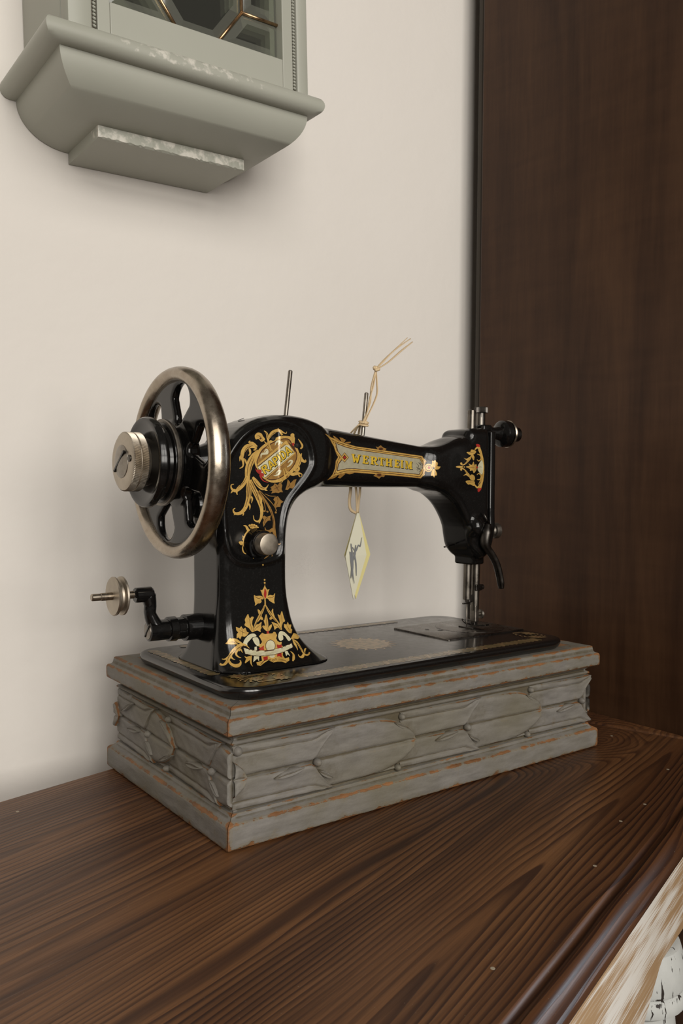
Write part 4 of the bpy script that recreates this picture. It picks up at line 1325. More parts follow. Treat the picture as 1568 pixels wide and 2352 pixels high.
# boards below: apron, back rail, block, turned legs
def tpart(name, fn, mat, ang=None):
    bm = bmesh.new(); fn(bm); o = bm_obj(name, bm, mat, tb)
    return o
def apron(bm):
    pol = [(-.60, -.0258), (.345, -.0258), (.345, -.1165), (.30, -.1135), (.2445, -.110), (.236, -.113), (.215, -.124), (.194, -.136), (.165, -.150), (.12, -.158), (.05, -.160), (-.60, -.160)]
    prism(bm, pol, lambda p: (p[0], -.2255, p[1] + TABLE_H), (0, .02, 0))
o = tpart('apron', apron, M['apron'])
tpart('apron', lambda bm: rbox(bm, -.60, .30, .10, .12, TABLE_H - .13, TABLE_H - .0258, .001), M['apron'])
def leg_at(x, y, seedw):
    bm = bmesh.new(); rbox(bm, x - .038, x + .038, y - .0128, y + .036, TABLE_H - .116, TABLE_H - .0258, .002)
    blk = bm_obj('leg_block', bm, M['apron'], tb)
    prof = [(.116, .0335), (.118, .037), (.130, .0405), (.146, .0425), (.149, .0415), (.1505, .039), (.152, .0412), (.158, .0435), (.164, .042), (.168, .036), (.171, .033), (.20, .036), (.26, .041), (.34, .036), (.44, .028), (.52, .024), (.54, .030), (.56, .034), (.58, .028), (.60, .024), (.66, .030), (.70, .033), (.74, .026), (TABLE_H, .022)]
    V, F = lathe([(a, b) for a, b in prof], (x, y, TABLE_H), (0, 0, -1), 40)
    w = []
    for a, b in prof: w += [1.0 if a in (.149, .1505, .152) else 0.0] * 40
    leg = mesh_obj('turned_leg', V, F, M['leg'], tb, attr={'wear': w})
    bmm = bmesh.new(); bmm.from_mesh(leg.data); bmesh.ops.recalc_face_normals(bmm, faces=bmm.faces); bmm.to_mesh(leg.data); bmm.free()
    autosmooth(leg, 40)
leg_at(.2835, -.192, 1)
leg_at(-.60, -.192, 2)
leg_at(-.60, .085, 3)
leg_at(.30, .135, 4)
for a, b in [(-.0946, .1594), (.4516, .0132), (.0465, -.1999), (.4055, -.0781), (.2690, -.1234), (.3143, -.1143), (.19, .0 - .158)]:
    x, y = b2l(a, b)
    V, F = lathe([(0, .0014), (.0002, .0013)], (x, y, TABLE_H - .0001), (0, 0, 1), 10)
    mesh_obj('nail', V, F, M['nail'], tb, False)

# ================================================================ CARVED BOX (plinth under the machine)
BL, BW = .410, .2213
bx = thing('carved_box', 'chipped grey wooden box carved with laurel leaves, carrying the sewing machine', 'box', (BL / 2, BW / 2, 0))
# profile: inset from the outer face against height, with edge wear
PROF = [(0.004, 0.0008, .35), (0.0006, 0.0010, .45), (0, .0022, .28), (0, .006, .02), (0, .012, .0), (0, .0165, .16), (.0005, .0180, .46), (.0018, .0190, .40), (.0042, .0200, -.05), (.0056, .0212, -.2), (.0064, .0225, .2), (.0068, .0234, .34), (.0088, .0240, -.2), (.0092, .0250, -.3), (.0086, .0258, -.2), (.0074, .0266, .16), (.0076, .0275, .0),
        (.0082, .0285, -.28), (.0084, .030, -.25), (.0084, .036, -.22), (.0084, .048, -.2), (.0084, .060, -.22), (.0084, .066, -.25), (.0084, .0695, -.25), (.0086, .0704, -.3), (.0084, .0712, -.2), (.0066, .0718, .15), (.0060, .0728, .18), (.0070, .0738, -.05), (.0090, .0745, -.3), (.0090, .0755, -.3), (.0070, .0775, .1), (.0030, .0792, .36), (.0006, .0800, .48), (-.0004, .0810, .40), (-.0006, .084, .03), (-.0006, .0895, .08), (-.0003, .0912, .42), (.0004, .0920, .48), (.0024, .0926, .0), (.0036, .0938, -.2), (.0040, .0955, -.16), (.0043, .0972, .2), (.0044, .0984, .46), (.0056, .09900, .42), (.0085, .09902, .16), (.02, .09902, .08)]
def board(name, side):
    # side: 0 front (y=0), 1 right, 2 back, 3 left;  s runs along the board
    length = BL if side in (0, 2) else BW
    ns = int(length / .004)
    V, F, W = [], [], []
    rnd = random.Random(side + 3)
    for ins, z, w in PROF:
        for k in range(ns + 1):
            t = k / ns
            g = .00035
            s = (ins + g) + (length - 2 * ins - 2 * g) * t
            jit = (rnd.random() - .5) * .0003 if w > .2 else 0
            i2 = ins + jit
            if side == 0: p = (s, i2, z)
            elif side == 1: p = (BL - i2, s, z)
            elif side == 2: p = (length - s, BW - i2, z)
            else: p = (i2, length - s, z)
            V.append(p)
            endw = .45 * math.exp(-min(t, 1 - t) * length / .0016) if z < .0925 else .1 * math.exp(-min(t, 1 - t) * length / .003)
            W.append(min(w + endw, .8) if w >= 0 or endw > .2 else w)
    n = ns + 1
    for i in range(len(PROF) - 1):
        for k in range(ns): F.append((i * n + k, i * n + k + 1, (i + 1) * n + k + 1, (i + 1) * n + k))
    # inner faces, so that a board is a solid piece
    base = len(V); m = len(PROF)
    for z in (.0008, .099):
        for k in range(n):
            t = k / ns; ins = .02; s = ins + (length - 2 * ins) * t
            p = {0: (s, ins, z), 1: (BL - ins, s, z), 2: (length - s, BW - ins, z), 3: (ins, length - s, z)}[side]
            V.append(p); W.append(0)
    for k in range(ns):
        F.append((base + k, base + n + k, base + n + k + 1, base + k + 1))
        F.append((k, base + k, base + k + 1, k + 1))
    F.append(tuple([i * n for i in range(m)] + [base + n, base])); F.append(tuple([i * n + ns for i in range(m)][::-1] + [base + ns, base + n + ns]))
    o = mesh_obj(name, V, F, M['box'], None, attr={'wear': W})
    child_loc(o, bx); autosmooth(o, 38)
    return o
bf = board('front_board', 0); br = board('end_board', 1); bb = board('back_board', 2); bl = board('end_board', 3)
bm = bmesh.new(); rbox(bm, .0203, BL - .0203, .0203, BW - .0203, .0850, .0988, 0); child_loc(bm_obj('top_board', bm, M['boxwood']), bx)
bm = bmesh.new()
rbox(bm, .0012, .0035, .0012, .0035, .002, .096, 0)
# ---- carved relief
def relief(name, parent, side, outline_fn, s0, s1, hw, zc, h0, h1, nI=26, nJ=14, groove=.0013, smin_=None, smax_=None, slope=0.0, edgewear=.50, lobes=0.0, ga=0.0):
    """one carved leaf: runs from s0 to s1 along the board, half width hw(i), rising from h0 to h1"""
    V, F, W = [], [], []
    FIELD = .0078
    for i in range(nI + 1):
        q = i / nI
        s = s0 + (s1 - s0) * q
        if smin_ is not None: s = max(s, smin_)
        if smax_ is not None: s = min(s, smax_)
        qq = (s - s0) / (s1 - s0)
        up, lo = outline_fn(qq)
        h = h0 + (h1 - h0) * qq
        for j in range(-nJ, nJ + 1):
            a = j / nJ
            wdt = (up - lo) / 2
            z = zc + slope * (s - s0) + hw * ((up + lo) / 2 + wdt * a)
            aa = abs(a)
            edge = (1 - aa ** 9)
            tipf = min(1.0, (1 - qq) / .02 + .0)
            hh = h * (.80 + .30 * aa - .10 * math.sin(aa * 3.1)) * edge - groove * math.exp(-((a - ga) * hw * max(wdt, .05) / .0011) ** 2) * (1 if qq < .93 else .3)
            hh += .00035 * math.sin(s * 260 + z * 190 + zc * 900) * math.sin(z * 420 + s * 95)
            hh += lobes * math.sin(qq * 23 + a * 2) * (1 - aa) * .4
            hh = max(hh, -.0009) if aa < .999 else -.0012
            if qq > .985: hh = min(hh, h * .6)
            ins = FIELD - hh
            z = min(max(z, .0262), .0722)
            if side == 0: p = (s, ins, z)
            elif side == 3: p = (ins, -s, z)
            else: p = (BL - ins, s, z)
            V.append(p)
            we = min(.52, edgewear * (math.exp(-((aa - .93) / .05) ** 2) + .5 * math.exp(-((abs(a - ga) - .10) / .05) ** 2)) * (0.4 + .75 * qq) + (.22 if qq > .96 else 0))
            we -= .30 * math.exp(-((a - ga) / .05) ** 2) + (.3 if aa > .985 else 0) + .14 * max(0, .35 - qq) / .35
            W.append(we)
    n = 2 * nJ + 1
    for i in range(nI):
        for k in range(n - 1): F.append((i * n + k, i * n + k + 1, (i + 1) * n + k + 1, (i + 1) * n + k))
    # tip wall
    b = len(V)
    for k in range(n):
        p = V[nI * n + k]
        if side == 0: V.append((p[0] + .0003, .0078, p[2]))
        elif side == 3: V.append((.0078, p[1] - .0003, p[2]))
        else: V.append((BL - .0078, p[1] + .0003, p[2]))
        W.append(-.2)
    for k in range(n - 1): F.append((nI * n + k, nI * n + k + 1, b + k + 1, b + k))
    o = mesh_obj(name, V, F, M['box'], parent, attr={'wear': W})
    bmm = bmesh.new(); bmm.from_mesh(o.data); bmesh.ops.recalc_face_normals(bmm, faces=bmm.faces)
    # outward is away from the box
    nrm = {0: Vector((0, -1, 0)), 3: Vector((-1, 0, 0)), 1: Vector((1, 0, 0))}[side]
    if sum((f.normal.dot(nrm) * f.calc_area() for f in bmm.faces)) < 0: bmesh.ops.reverse_faces(bmm, faces=bmm.faces)
    for f in bmm.faces: f.smooth = True
    bmm.to_mesh(o.data); bmm.free()
    return o
def big_leaf(q):
    tip = max(0.0, 1 - ((max(q, .48) - .48) / .52) ** 2.4) ** .62
    return (tip, -tip)
def half_leaf_up(q):
    # straight inner side along the gap, outer side along the border, end slanting to an outer point
    f = max(0.0, (q - .80) / .20) ** .8
    return (1.0, -1.0 + 1.99 * f)
def half_leaf_lo(q):
    a = half_leaf_up(q); return (-a[1], -a[0])
def lens(q):
    w = math.sin(math.pi * min(max(q, .001), .999)) ** .8; return (w, -w)
def bump(name, parent, side, s, z, r, h=.0042):
    prof = [(-.002, r), (h * .35, r), (h * .75, r * .78), (h, r * .3)]
    if side == 0: org, ax = (s, .0078, z), (0, -1, 0)
    elif side == 3: org, ax = (.0078, -s, z), (-1, 0, 0)
    else: org, ax = (BL - .0078, s, z), (1, 0, 0)
    V, F = lathe(prof, org, ax, 14)
    o = mesh_obj(name, V, F, M['box'], parent, attr={'wear': [-.25 if i < 14 else .05 + .1 * (i >= 42) for i in range(len(V))]})
    return o
def garland(parent, side, tip, lo=None, hi=None):
    # big leaf, then the pair whose gap starts at its tip
    if lo is None or tip > lo:
        relief('carved_leaf', parent, side, big_leaf, tip - 92, 0, 1, 0, 0, 0) if False else None
    return
def mm(x): return x / 1000.0
def unit(parent, side, tip, s_lo, s_hi, pair=True, leaf=True):
    kw = dict(smin_=mm(s_lo), smax_=mm(s_hi))
    if pair and tip + 12 < s_hi:
        relief('carved_leaf', parent, side, half_leaf_up, mm(tip - 14), mm(tip + 76), mm(11.2), .0596, .0010, .0058, groove=.0012, ga=.45, **kw)
        relief('carved_leaf', parent, side, half_leaf_lo, mm(tip - 14), mm(tip + 75), mm(11.2), .0358, .0010, .0056, groove=.0012, ga=-.45, **kw)
    if leaf and tip - 88 < s_hi and tip > s_lo:
        relief('carved_leaf', parent, side, big_leaf, mm(tip - 98), mm(tip), mm(22.5), .0477, .0004, .0064, groove=.0030, lobes=.0003, **kw)
    if pair:
        for ds, z, r in [(61.0, 46.5, 3.1), (-13, 67.2, 2.6), (-17, 27.0, 2.6)]:
            if s_lo + 4 < tip + ds < s_hi - 4: bump('berry', parent, side, mm(tip + ds), mm(z), mm(r), .0056 if ds > 0 else .0044)
        for a, b, z0, sl, hw in [(22, 48, 42.5, .12, 2.6), (60, 74, 40.5, -.55, 2.4), (-23, -9, 64.5, -.5, 2.2)]:
            if s_lo + 2 < tip + a and tip + b < s_hi - 2:
                relief('small_leaf', parent, side, lens, mm(tip + a), mm(tip + b), mm(hw), mm(z0), .0062, .0066, nI=12, nJ=5, groove=.0004, slope=sl)
unit(bf, 0, 18, 7.5, 403, leaf=True)
unit(bf, 0, 175, 7.5, 403)
unit(bf, 0, 331, 7.5, 403)
bump('berry', bf, 0, .0115, .0668, .0034)
unit(bl, 3, -94, -214, -7.5)
unit(bl, 3, 18, -214, -7.5, pair=False)
unit(bl, 3, -206, -214, -7.5)
unit(br, 1, 20, 7.5, 214)
unit(br, 1, 150, 7.5, 214)
bump('berry', bl, 3, -.025, .0668, .0036)
bump('berry', bl, 3, -.183, .0685, .0032)
relief('small_leaf', bl, 3, lens, -.197, -.174, .0026, .0545, .0062, .0066, nI=12, nJ=5, groove=.0004, slope=.5)
relief('small_leaf', bl, 3, lens, -.118, -.096, .0026, .0325, .0062, .0066, nI=12, nJ=5, groove=.0004, slope=.42)
bm.free()

# ================================================================ SEWING MACHINE
sm = thing('sewing_machine', 'antique black sewing machine with gold transfers and nickel handwheel, standing on the carved box', 'sewing machine', (.19, .098, .0992))
def sp(o, parent=None):
    """parent a part modelled in scene space"""
    if parent is None or parent is sm: return child_loc(o, sm)
    o.parent = parent; return o                       # parent mesh already carries the offset
# ---- bed
def rrect(u0, u1, v0, v1, r, n=10):
    P = []
    for cx, cy, a0 in ((u1 - r, v1 - r, 0), (u0 + r, v1 - r, 90), (u0 + r, v0 + r, 180), (u1 - r, v0 + r, 270)):
        for k in range(n + 1):
            a = math.radians(a0 + 90 * k / n); P.append((cx + r * math.cos(a), cy + r * math.sin(a)))
    return P
def layered(name, u0, u1, v0, v1, r, layers, mat, n=10):
    V, F = [], []
    for ins, z in layers:
        V += [(p[0], p[1], z) for p in rrect(u0 + ins, u1 - ins, v0 + ins, v1 - ins, max(r - ins, .0005), n)]
    m = 4 * (n + 1)
    for i in range(len(layers) - 1):
        for k in range(m): F.append((i * m + k, i * m + (k + 1) % m, (i + 1) * m + (k + 1) % m, (i + 1) * m + k))
    F.append(tuple(range(m - 1, -1, -1))); F.append(tuple((len(layers) - 1) * m + k for k in range(m)))
    return autosmooth(mesh_obj(name, V, F, mat), 45)
ZB = .1090
bed = sp(layered('bed_plate', .009, .377, .008, .189, .024, [(.0065, .09925), (.0045, .0995), (.0022, .1012), (.0008, .1034), (0, .1056), (.0002, .1072), (.0010, .1082), (.0022, .1088), (.0036, ZB)], M['bedblack']))
npl = sp(layered('needle_plate', .2685, .3738, .0635, .143, .001, [(0, ZB - .0004), (0, ZB + .0009), (.0004, ZB + .0012)], M['plate'], 2), bed)
lathe_obj('throat_disc', [(0, .0345), (.00015, .0345), (.00025, .0341), (.00025, .001)], (.336, .103, ZB + .0012), (0, 0, 1), M['plate'], npl and bed, 56)
lathe_obj('throat_groove', [(0, .0350), (.00008, .0349), (.00008, .0346)], (.336, .103, ZB + .0012), (0, 0, 1), M['darksteel'], bed, 56)
for (a, b, r) in [(.2901, .1168, .0022), (.2975, .1057, .0028), (.363, .134, .0032), (.3225, .0960, .0016)]:
    lathe_obj('screw_hole', [(0, r), (.00012, r * .9)], (a, b, ZB + .0013), (0, 0, 1), M['blackp'], bed, 16)
lathe_obj('screw_hole', [(0, .0035), (.00012, .0033)], (.024, .150, ZB), (0, 0, 1), M['blackp'], bed, 16)
bm = bmesh.new(); rbox(bm, .3262, .3282, .0885, .109, ZB + .0013, ZB + .0026, .0004); bm_obj('feed_dog', bm, M['darksteel'], bed)
# ---- cast body
P, Q = surface_nets(body_sdf, (18, 44, 107.5), (342, 156, 314), 1.15)
for _ in range(2):
    g = body_grad(P); d = body_sdf(P[:, 0], P[:, 1], P[:, 2])
    P = P - g * (np.clip(d, -1, 1) / np.maximum((g * g).sum(1), .2))[:, None]
P[:, 2] = np.maximum(P[:, 2], 109.05)
def np_mesh(name, P, Q, mat):
    me = bpy.data.meshes.new(name)
    me.vertices.add(len(P)); me.vertices.foreach_set('co', np.asarray(P, np.float32).ravel())
    n = len(Q); me.loops.add(n * 4); me.loops.foreach_set('vertex_index', Q.astype(np.int32).ravel())
    me.polygons.add(n); me.polygons.foreach_set('loop_start', np.arange(0, 4 * n, 4, dtype=np.int32))
    me.polygons.foreach_set('use_smooth', np.ones(n, bool))
    me.materials.append(mat); me.update(calc_edges=True); me.validate()
    return link(bpy.data.objects.new(name, me))
def fix_orient(P, Q):
    a, b, c = P[Q[:, 0]], P[Q[:, 1]], P[Q[:, 2]]; e = P[Q[:, 3]]
    vol = np.einsum('ij,ij->i', a, np.cross(b, c)).sum() + np.einsum('ij,ij->i', a, np.cross(c, e)).sum()
    return Q if vol > 0 else Q[:, ::-1]
body = sp(np_mesh('arm_casting', P / 1000, fix_orient(P, Q), M['black']))
# ---- transfers
def decal(name, txt, parent, mapper, mats_alias={}):
    """txt lines: material, kind (S stroke, P smooth outline, G straight outline), widths, points; mapper(u, z, lift) -> xyz in mm"""
    alias = {'yellow2': 'yellow', 'darkm': 'darksteel'}
    mats, V, F, MI = [], [], [], []
    H, layer, prev = .8, 0, None
    for li, line in enumerate(l for l in txt.strip().split('\n') if l):
        mt, kind, ws, *pts = line.split()
        mt = alias.get(mt, mt)
        if mt not in mats: mats.append(mt)
        pts = np.array([[float(x) for x in p.split(',')] for p in pts]) / 10.0
        if not (mt == prev == 'blackp'): layer += 1
        prev = mt
        lift = .06 + .0033 * layer
        base = len(V)
        if kind == 'S':
            c = catmull(pts, 7)
            L = np.concatenate([[0], np.cumsum(np.linalg.norm(np.diff(c, axis=0), axis=1))])
            m = max(4, int(L[-1] / .7)); t = np.linspace(0, L[-1], m)
            c = np.stack([np.interp(t, L, c[:, 0]), np.interp(t, L, c[:, 1])], 1)
            w = [float(x) / 10 for x in ws.split(',')]
            w = np.interp(np.linspace(0, 1, m), np.linspace(0, 1, len(w)), w)
            w = np.maximum(w, .12) / 2
            T = np.gradient(c, axis=0); T /= np.linalg.norm(T, axis=1)[:, None] + 1e-9
            N = np.stack([-T[:, 1], T[:, 0]], 1)
            K = 5
            for i in range(m):
                for k in range(K):
                    p = c[i] + N[i] * w[i] * (k / (K - 1) * 2 - 1); V.append((p[0], p[1], lift))
            for i in range(m - 1):
                for k in range(K - 1):
                    a = base + i * K + k
                    F.append((a, a + K, a + K + 1, a + 1)); MI.append(mats.index(mt))
        else:
            o = catmull(pts, 4, True) if kind == 'P' else pts
            out = []
            for i in range(len(o)):
                a, b = o[i], o[(i + 1) % len(o)]; k = max(1, int(np.ceil(np.linalg.norm(b - a) / H)))
                for j in range(k): out.append(a + (b - a) * j / k)
            n = len(out)
            lo, hi = o.min(0), o.max(0)
            inner = []
            if (hi - lo).max() > 1.5:
                gx, gz = np.meshgrid(np.arange(lo[0] + H / 2, hi[0], H), np.arange(lo[1] + H / 2, hi[1], H))
                sd = poly_sdf(gx, gz, o); inner = np.stack([gx[sd < -.3], gz[sd < -.3]], 1)
            allv = [Vector(map(float, p)) for p in out] + [Vector(map(float, p)) for p in inner]
            r = delaunay_2d_cdt(allv, [], [list(range(n))], 1, 1e-4)
            for p in r[0]: V.append((p.x, p.y, lift))
            for f in r[2]: F.append(tuple(base + k for k in f)); MI.append(mats.index(mt))
    V = np.array(V)
    X = mapper(V[:, 0], V[:, 1], V[:, 2])
    o = mesh_obj(name, X / 1000.0, F, [M[m] for m in mats], parent, True, midx=MI)
    return o
def on_body(u, z, lift): return np.stack([u, surf_v(u, z) - lift, z], 1)
for key, nm in (('panel', 'pillar_transfer'), ('arm', 'arm_transfer'), ('head', 'head_transfer'), ('base', 'foot_transfer')):
    sp(decal(nm, DECALS[key], None, on_body), body)
# bed border: running scroll of faded gold
def bed_lines():
    L = []; R = random.Random(5)
    def add(mt, w, pts): L.append('%s S %s %s' % (mt, ','.join('%d' % x for x in w), ' '.join('%d,%d' % (round(a * 10), round(b * 10)) for a, b in pts)))
    def blob(mt, cx, cy, r, n=9, sq=.25):
        L.append('%s G - %s' % (mt, ' '.join('%d,%d' % (round((cx + r * (1 + sq * (-1) ** k) * math.cos(2 * math.pi * k / (2 * n))) * 10), round((cy + r * (1 + sq * (-1) ** k) * math.sin(2 * math.pi * k / (2 * n))) * 10)) for k in range(2 * n))))
    def run(a, b, axis, fixed, amp, sgn):
        n = max(1, int(abs(b - a) / 11)); st_ = (b - a) / n
        for q0 in range(n * 2):
            c = a + (q0 + .5) * st_ / 2; pp = [(c - 3.1, -amp * .55), (c, -amp * .8), (c + 3.1, -amp * .55), (c + 3.1, amp * .55), (c, amp * .8), (c - 3.1, amp * .55)]
            L.append('fgold2 P - ' + ' '.join('%d,%d' % ((round(x * 10), round((fixed + y) * 10)) if axis == 0 else (round((fixed + y) * 10), round(x * 10))) for x, y in pp))
        for k in range(n):
            x0 = a + k * st_; s = sgn if k % 2 else -sgn
            def P(t, h): return (x0 + st_ * t, fixed + h) if axis == 0 else (fixed + h, x0 + st_ * t)
            mt = 'fgold' if k % 3 else 'fgold2'
            add(mt, (6, 22, 26, 16, 6), [P(-.1, -s * amp * .3), P(.25, -s * amp * .8), P(.6, 0), P(.85, s * amp * .7), P(.6, s * amp * .9)])
            add('fgold', (5, 24, 20, 5), [P(.3, s * amp * .9), P(.45, s * amp * .3), P(.3, -s * amp * .2), P(.12, 0)])
            add('fgold2', (4, 18, 4), [P(.65, -s * amp), P(.8, -s * amp * .4), P(1.0, -s * amp * .5)])
            if k % 4 == 1: blob('fred', *P(.5, -s * amp * .1), 1.6, 5)
    run(72, 345, 0, 21.5, 7.5, 1)
    run(60, 175, 1, 22, 5.5, 1)
    run(50, 300, 0, 176, 5.5, -1)
    # front left corner panel, crest like, and right end panel
    for cx, cy in ((40, 31), (58, 24), (33, 46), (352, 30), (360, 46)):
        blob('fgold2', cx, cy, 6.5, 9); blob('fgold', cx, cy, 4.2, 7); blob('fred', cx + 1, cy - .5, 2.0, 5)
    for k in range(16):
        a = k * .4; add('fgold', (4, 20, 4), [(46 + 12 * math.cos(a), 32 + 8 * math.sin(a)), (46 + 17 * math.cos(a + .2), 32 + 11 * math.sin(a + .2)), (46 + 19 * math.cos(a + .45), 32 + 12.5 * math.sin(a + .45))])
        add('fgold', (4, 20, 4), [(354 + 8 * math.cos(a), 40 + 12 * math.sin(a)), (354 + 11 * math.cos(a + .2), 40 + 17 * math.sin(a + .2)), (354 + 12 * math.cos(a + .45), 40 + 19 * math.sin(a + .45))])
    L.append('SPLIT')
    # round medallion in the middle of the bed
    cx, cy = 193, 97
    blob('fgold', cx, cy, 25, 20, .07); blob('fgold2', cx, cy, 19.5, 14, .10); blob('fgold', cx, cy, 16, 12, .14); blob('fgold2', cx, cy, 9, 9, .2); blob('fgold', cx, cy, 6, 6, .3)
    for k in range(20):
        a = 2 * math.pi * k / 20
        add('fgold', (5, 26, 5), [(cx + 23 * math.cos(a), cy + 23 * math.sin(a)), (cx + 27 * math.cos(a + .08), cy + 27 * math.sin(a + .08)), (cx + 31 * math.cos(a), cy + 31 * math.sin(a))])
    return '\n'.join(L)
_bt = bed_lines().split('SPLIT')
for nm, tx in (('border_transfer', _bt[0]), ('medallion_transfer', _bt[1])):
    o = sp(decal(nm, tx, None, lambda u, z, l: np.stack([u, z, np.full_like(u, ZB * 1000) + .02 + l * .35], 1)), bed)
    o['kind'] = 'stuff'

# ---- hand wheel
WC = np.array([8.5, 98.0, 269.0])
def wheel_web(x, y, z):
    u = x - WC[0]; ry = -(y - WC[1]); rz = z - WC[2]          # ry to the front, rz up
    r = np.sqrt(ry * ry + rz * rz)
    d = r - 64.5
    an = np.arctan2(ry, rz)
    for k in range(6):
        a0 = math.radians(15 + 60 * k)
        cx, cz = math.sin(a0), math.cos(a0)
        t = ry * cx + rz * cz; s = -ry * cz + rz * cx
        w = np.clip((t - 35) / 17.0, 0, 1)
        tt = np.clip(t, 35.0, 47.5)
        hr = 4.8 + 9.2 * (tt - 35.0) / 12.5
        hole = np.sqrt((t - tt) ** 2 + s ** 2) - hr
        d = np.maximum(d, -hole)
    thick = 3.6 + 6.5 * np.clip((34 - r) / 14.0, 0, 1)
    return np.maximum(ext(d, np.abs(u) - thick, 3.4), 20 - r) * .9
P, Q = surface_nets(wheel_web, (-4, 31, 202), (21, 165, 336), 1.1)
hw = sp(np_mesh('hand_wheel', P / 1000, fix_orient(P, Q), M['black']))
C0 = Vector(WC / 1000)
V, F = [], []
NR, NT_ = 128, 20
for i in range(NR):
    a = 2 * math.pi * i / NR
    for k in range(NT_):
        b = 2 * math.pi * k / NT_
        r = .0684 + .0058 * math.cos(b); V.append((C0.x + .0086 * math.sin(b), C0.y - r * math.sin(a), C0.z + r * math.cos(a)))
for i in range(NR):
    for k in range(NT_):
        F.append((i * NT_ + k, i * NT_ + (k + 1) % NT_, ((i + 1) % NR) * NT_ + (k + 1) % NT_, ((i + 1) % NR) * NT_ + k))
o = mesh_obj('rim', V, F, M['nickel']); bmm = bmesh.new(); bmm.from_mesh(o.data); bmesh.ops.recalc_face_normals(bmm, faces=bmm.faces); bmm.to_mesh(o.data); bmm.free(); sp(o, hw)
def axle(name, prof, mat, parent, n=64, ang=35):
    """profile given as (scene x in mm, radius in mm) along the wheel axis"""
    return sp(lathe_obj(name, [((x - prof[0][0]) / 1000, r / 1000) for x, r in prof], (prof[0][0] / 1000, C0.y, C0.z), (1, 0, 0), mat, None, n, ang), parent)
axle('belt_pulley', [(-19.5, 14), (-19.5, 29), (-20.3, 31), (-20.0, 33.2), (-18.5, 34.2), (-15, 34.4), (-13.4, 33.4), (-12.2, 30), (-10, 27.8), (-7.6, 28.5), (-6.8, 30.8), (-6.0, 31)], M['black'], hw)
axle('clutch_ring', [(-6.0, 28), (-6.0, 32.6), (-5.2, 33.2), (-3.2, 33.2), (-2.4, 32.4), (-2.4, 28)], M['steel'], hw)
axle('hub', [(-2.4, 20), (-2.4, 31.4), (-1, 31.6), (.6, 30), (1.2, 28.4), (3.5, 27.5), (9, 25), (14, 20), (18, 15), (18, 8)], M['black'], hw)
# knurled thumb nut
V, F = [], []
NK = 208
prof = [(-36.0, 3), (-36.2, 17.5), (-35.6, 20.0), (-34.8, 21.3), (-34.2, 21.8), (-29.6, 21.8), (-29.2, 21.0), (-28.6, 21.0), (-28.2, 21.8), (-23.6, 21.8), (-23.0, 21.2), (-21.5, 18), (-19.6, 17)]
for x, r in prof:
    kn = .42 if r > 21.5 else 0.0
    for k in range(NK):
        a = 2 * math.pi * k / NK
        rr = r + kn * (1 if k % 2 else -1)
        a2 = a + (x + 30) * .012
        V.append((x / 1000, C0.y + rr / 1000 * math.cos(a2), C0.z + rr / 1000 * math.sin(a2)))
for i in range(len(prof) - 1):
    for k in range(NK): F.append((i * NK + k, i * NK + (k + 1) % NK, (i + 1) * NK + (k + 1) % NK, (i + 1) * NK + k))
F.append(tuple(range(NK)))
o = mesh_obj('thumb_nut', V, F, M['matte_nickel']); bmm = bmesh.new(); bmm.from_mesh(o.data); bmesh.ops.recalc_face_normals(bmm, faces=bmm.faces); bmm.to_mesh(o.data); bmm.free(); sp(autosmooth(o, 25), hw)
axle('centre_screw', [(-38.6, .5), (-38.4, 6), (-37.6, 10), (-36.6, 12.2), (-35.8, 12.6)], M['steel'], hw, 48)
bm = bmesh.new()
rbox(bm, -.0388, -.0364, -.0118, .0118, -.0008, .0008, 0, 1, Matrix.Translation((0, C0.y, C0.z)) @ Matrix.Rotation(math.radians(-38), 4, 'X'))
sp(bm_obj('screw_slot', bm, M['blackp']), hw)
sp(lathe_obj('lock_screw', [(0, .0026), (.0008, .0026), (.0011, .0020)], (-.0361, C0.y - .0155, C0.z + .002), (-1, 0, 0), M['darksteel'], None, 16), hw)
sp(lathe_obj('shaft_bush', [(0, .0085), (.006, .0085), (.0065, .0125), (.014, .0145), (.020, .017)], (.0255 - .012, C0.y, C0.z), (1, 0, 0), M['black'], None, 40))
sp(lathe_obj('pillar_boss', [(0, .0085), (.002, .0105), (.014, .0125)], (.022, .100, .236), (1, 0, 0), M['black'], None, 32))

# ---- stitch knob on the pillar
sp(lathe_obj('knob_collar', [(0, .0125), (.003, .0118), (.005, .0108), (.0105, .0106), (.0115, .0100)], (.0655, .0735, .2065), (0, -1, 0), M['black'], None, 40))
sp(lathe_obj('regulator_knob', [(0, .0074), (.001, .0086), (.0085, .0087), (.0094, .0082), (.0097, .0074), (.0099, .001)], (.0650, .0625, .2066), (0, -1, 0), M['matte_nickel'], None, 48))
# ---- spool pins
def pin(top, bot):
    t, b = Vector(top), Vector(bot); d = (t - b); L = d.length
    return sp(lathe_obj('spool_pin', [(0, .0019), (L - .0012, .0019), (L - .0004, .0015), (L, .0006)], b, d, M['steel'], None, 16))
pin((.1128, .098, .3504), (.1077, .098, .306))
pin((.1952, .098, .3378), (.1905, .098, .294))
lathe_obj('oil_hole', [(0, .003), (.0003, .0028)], (.069, .105, .3066), (-.45, .1, 1), M['blackp'], body, 16)

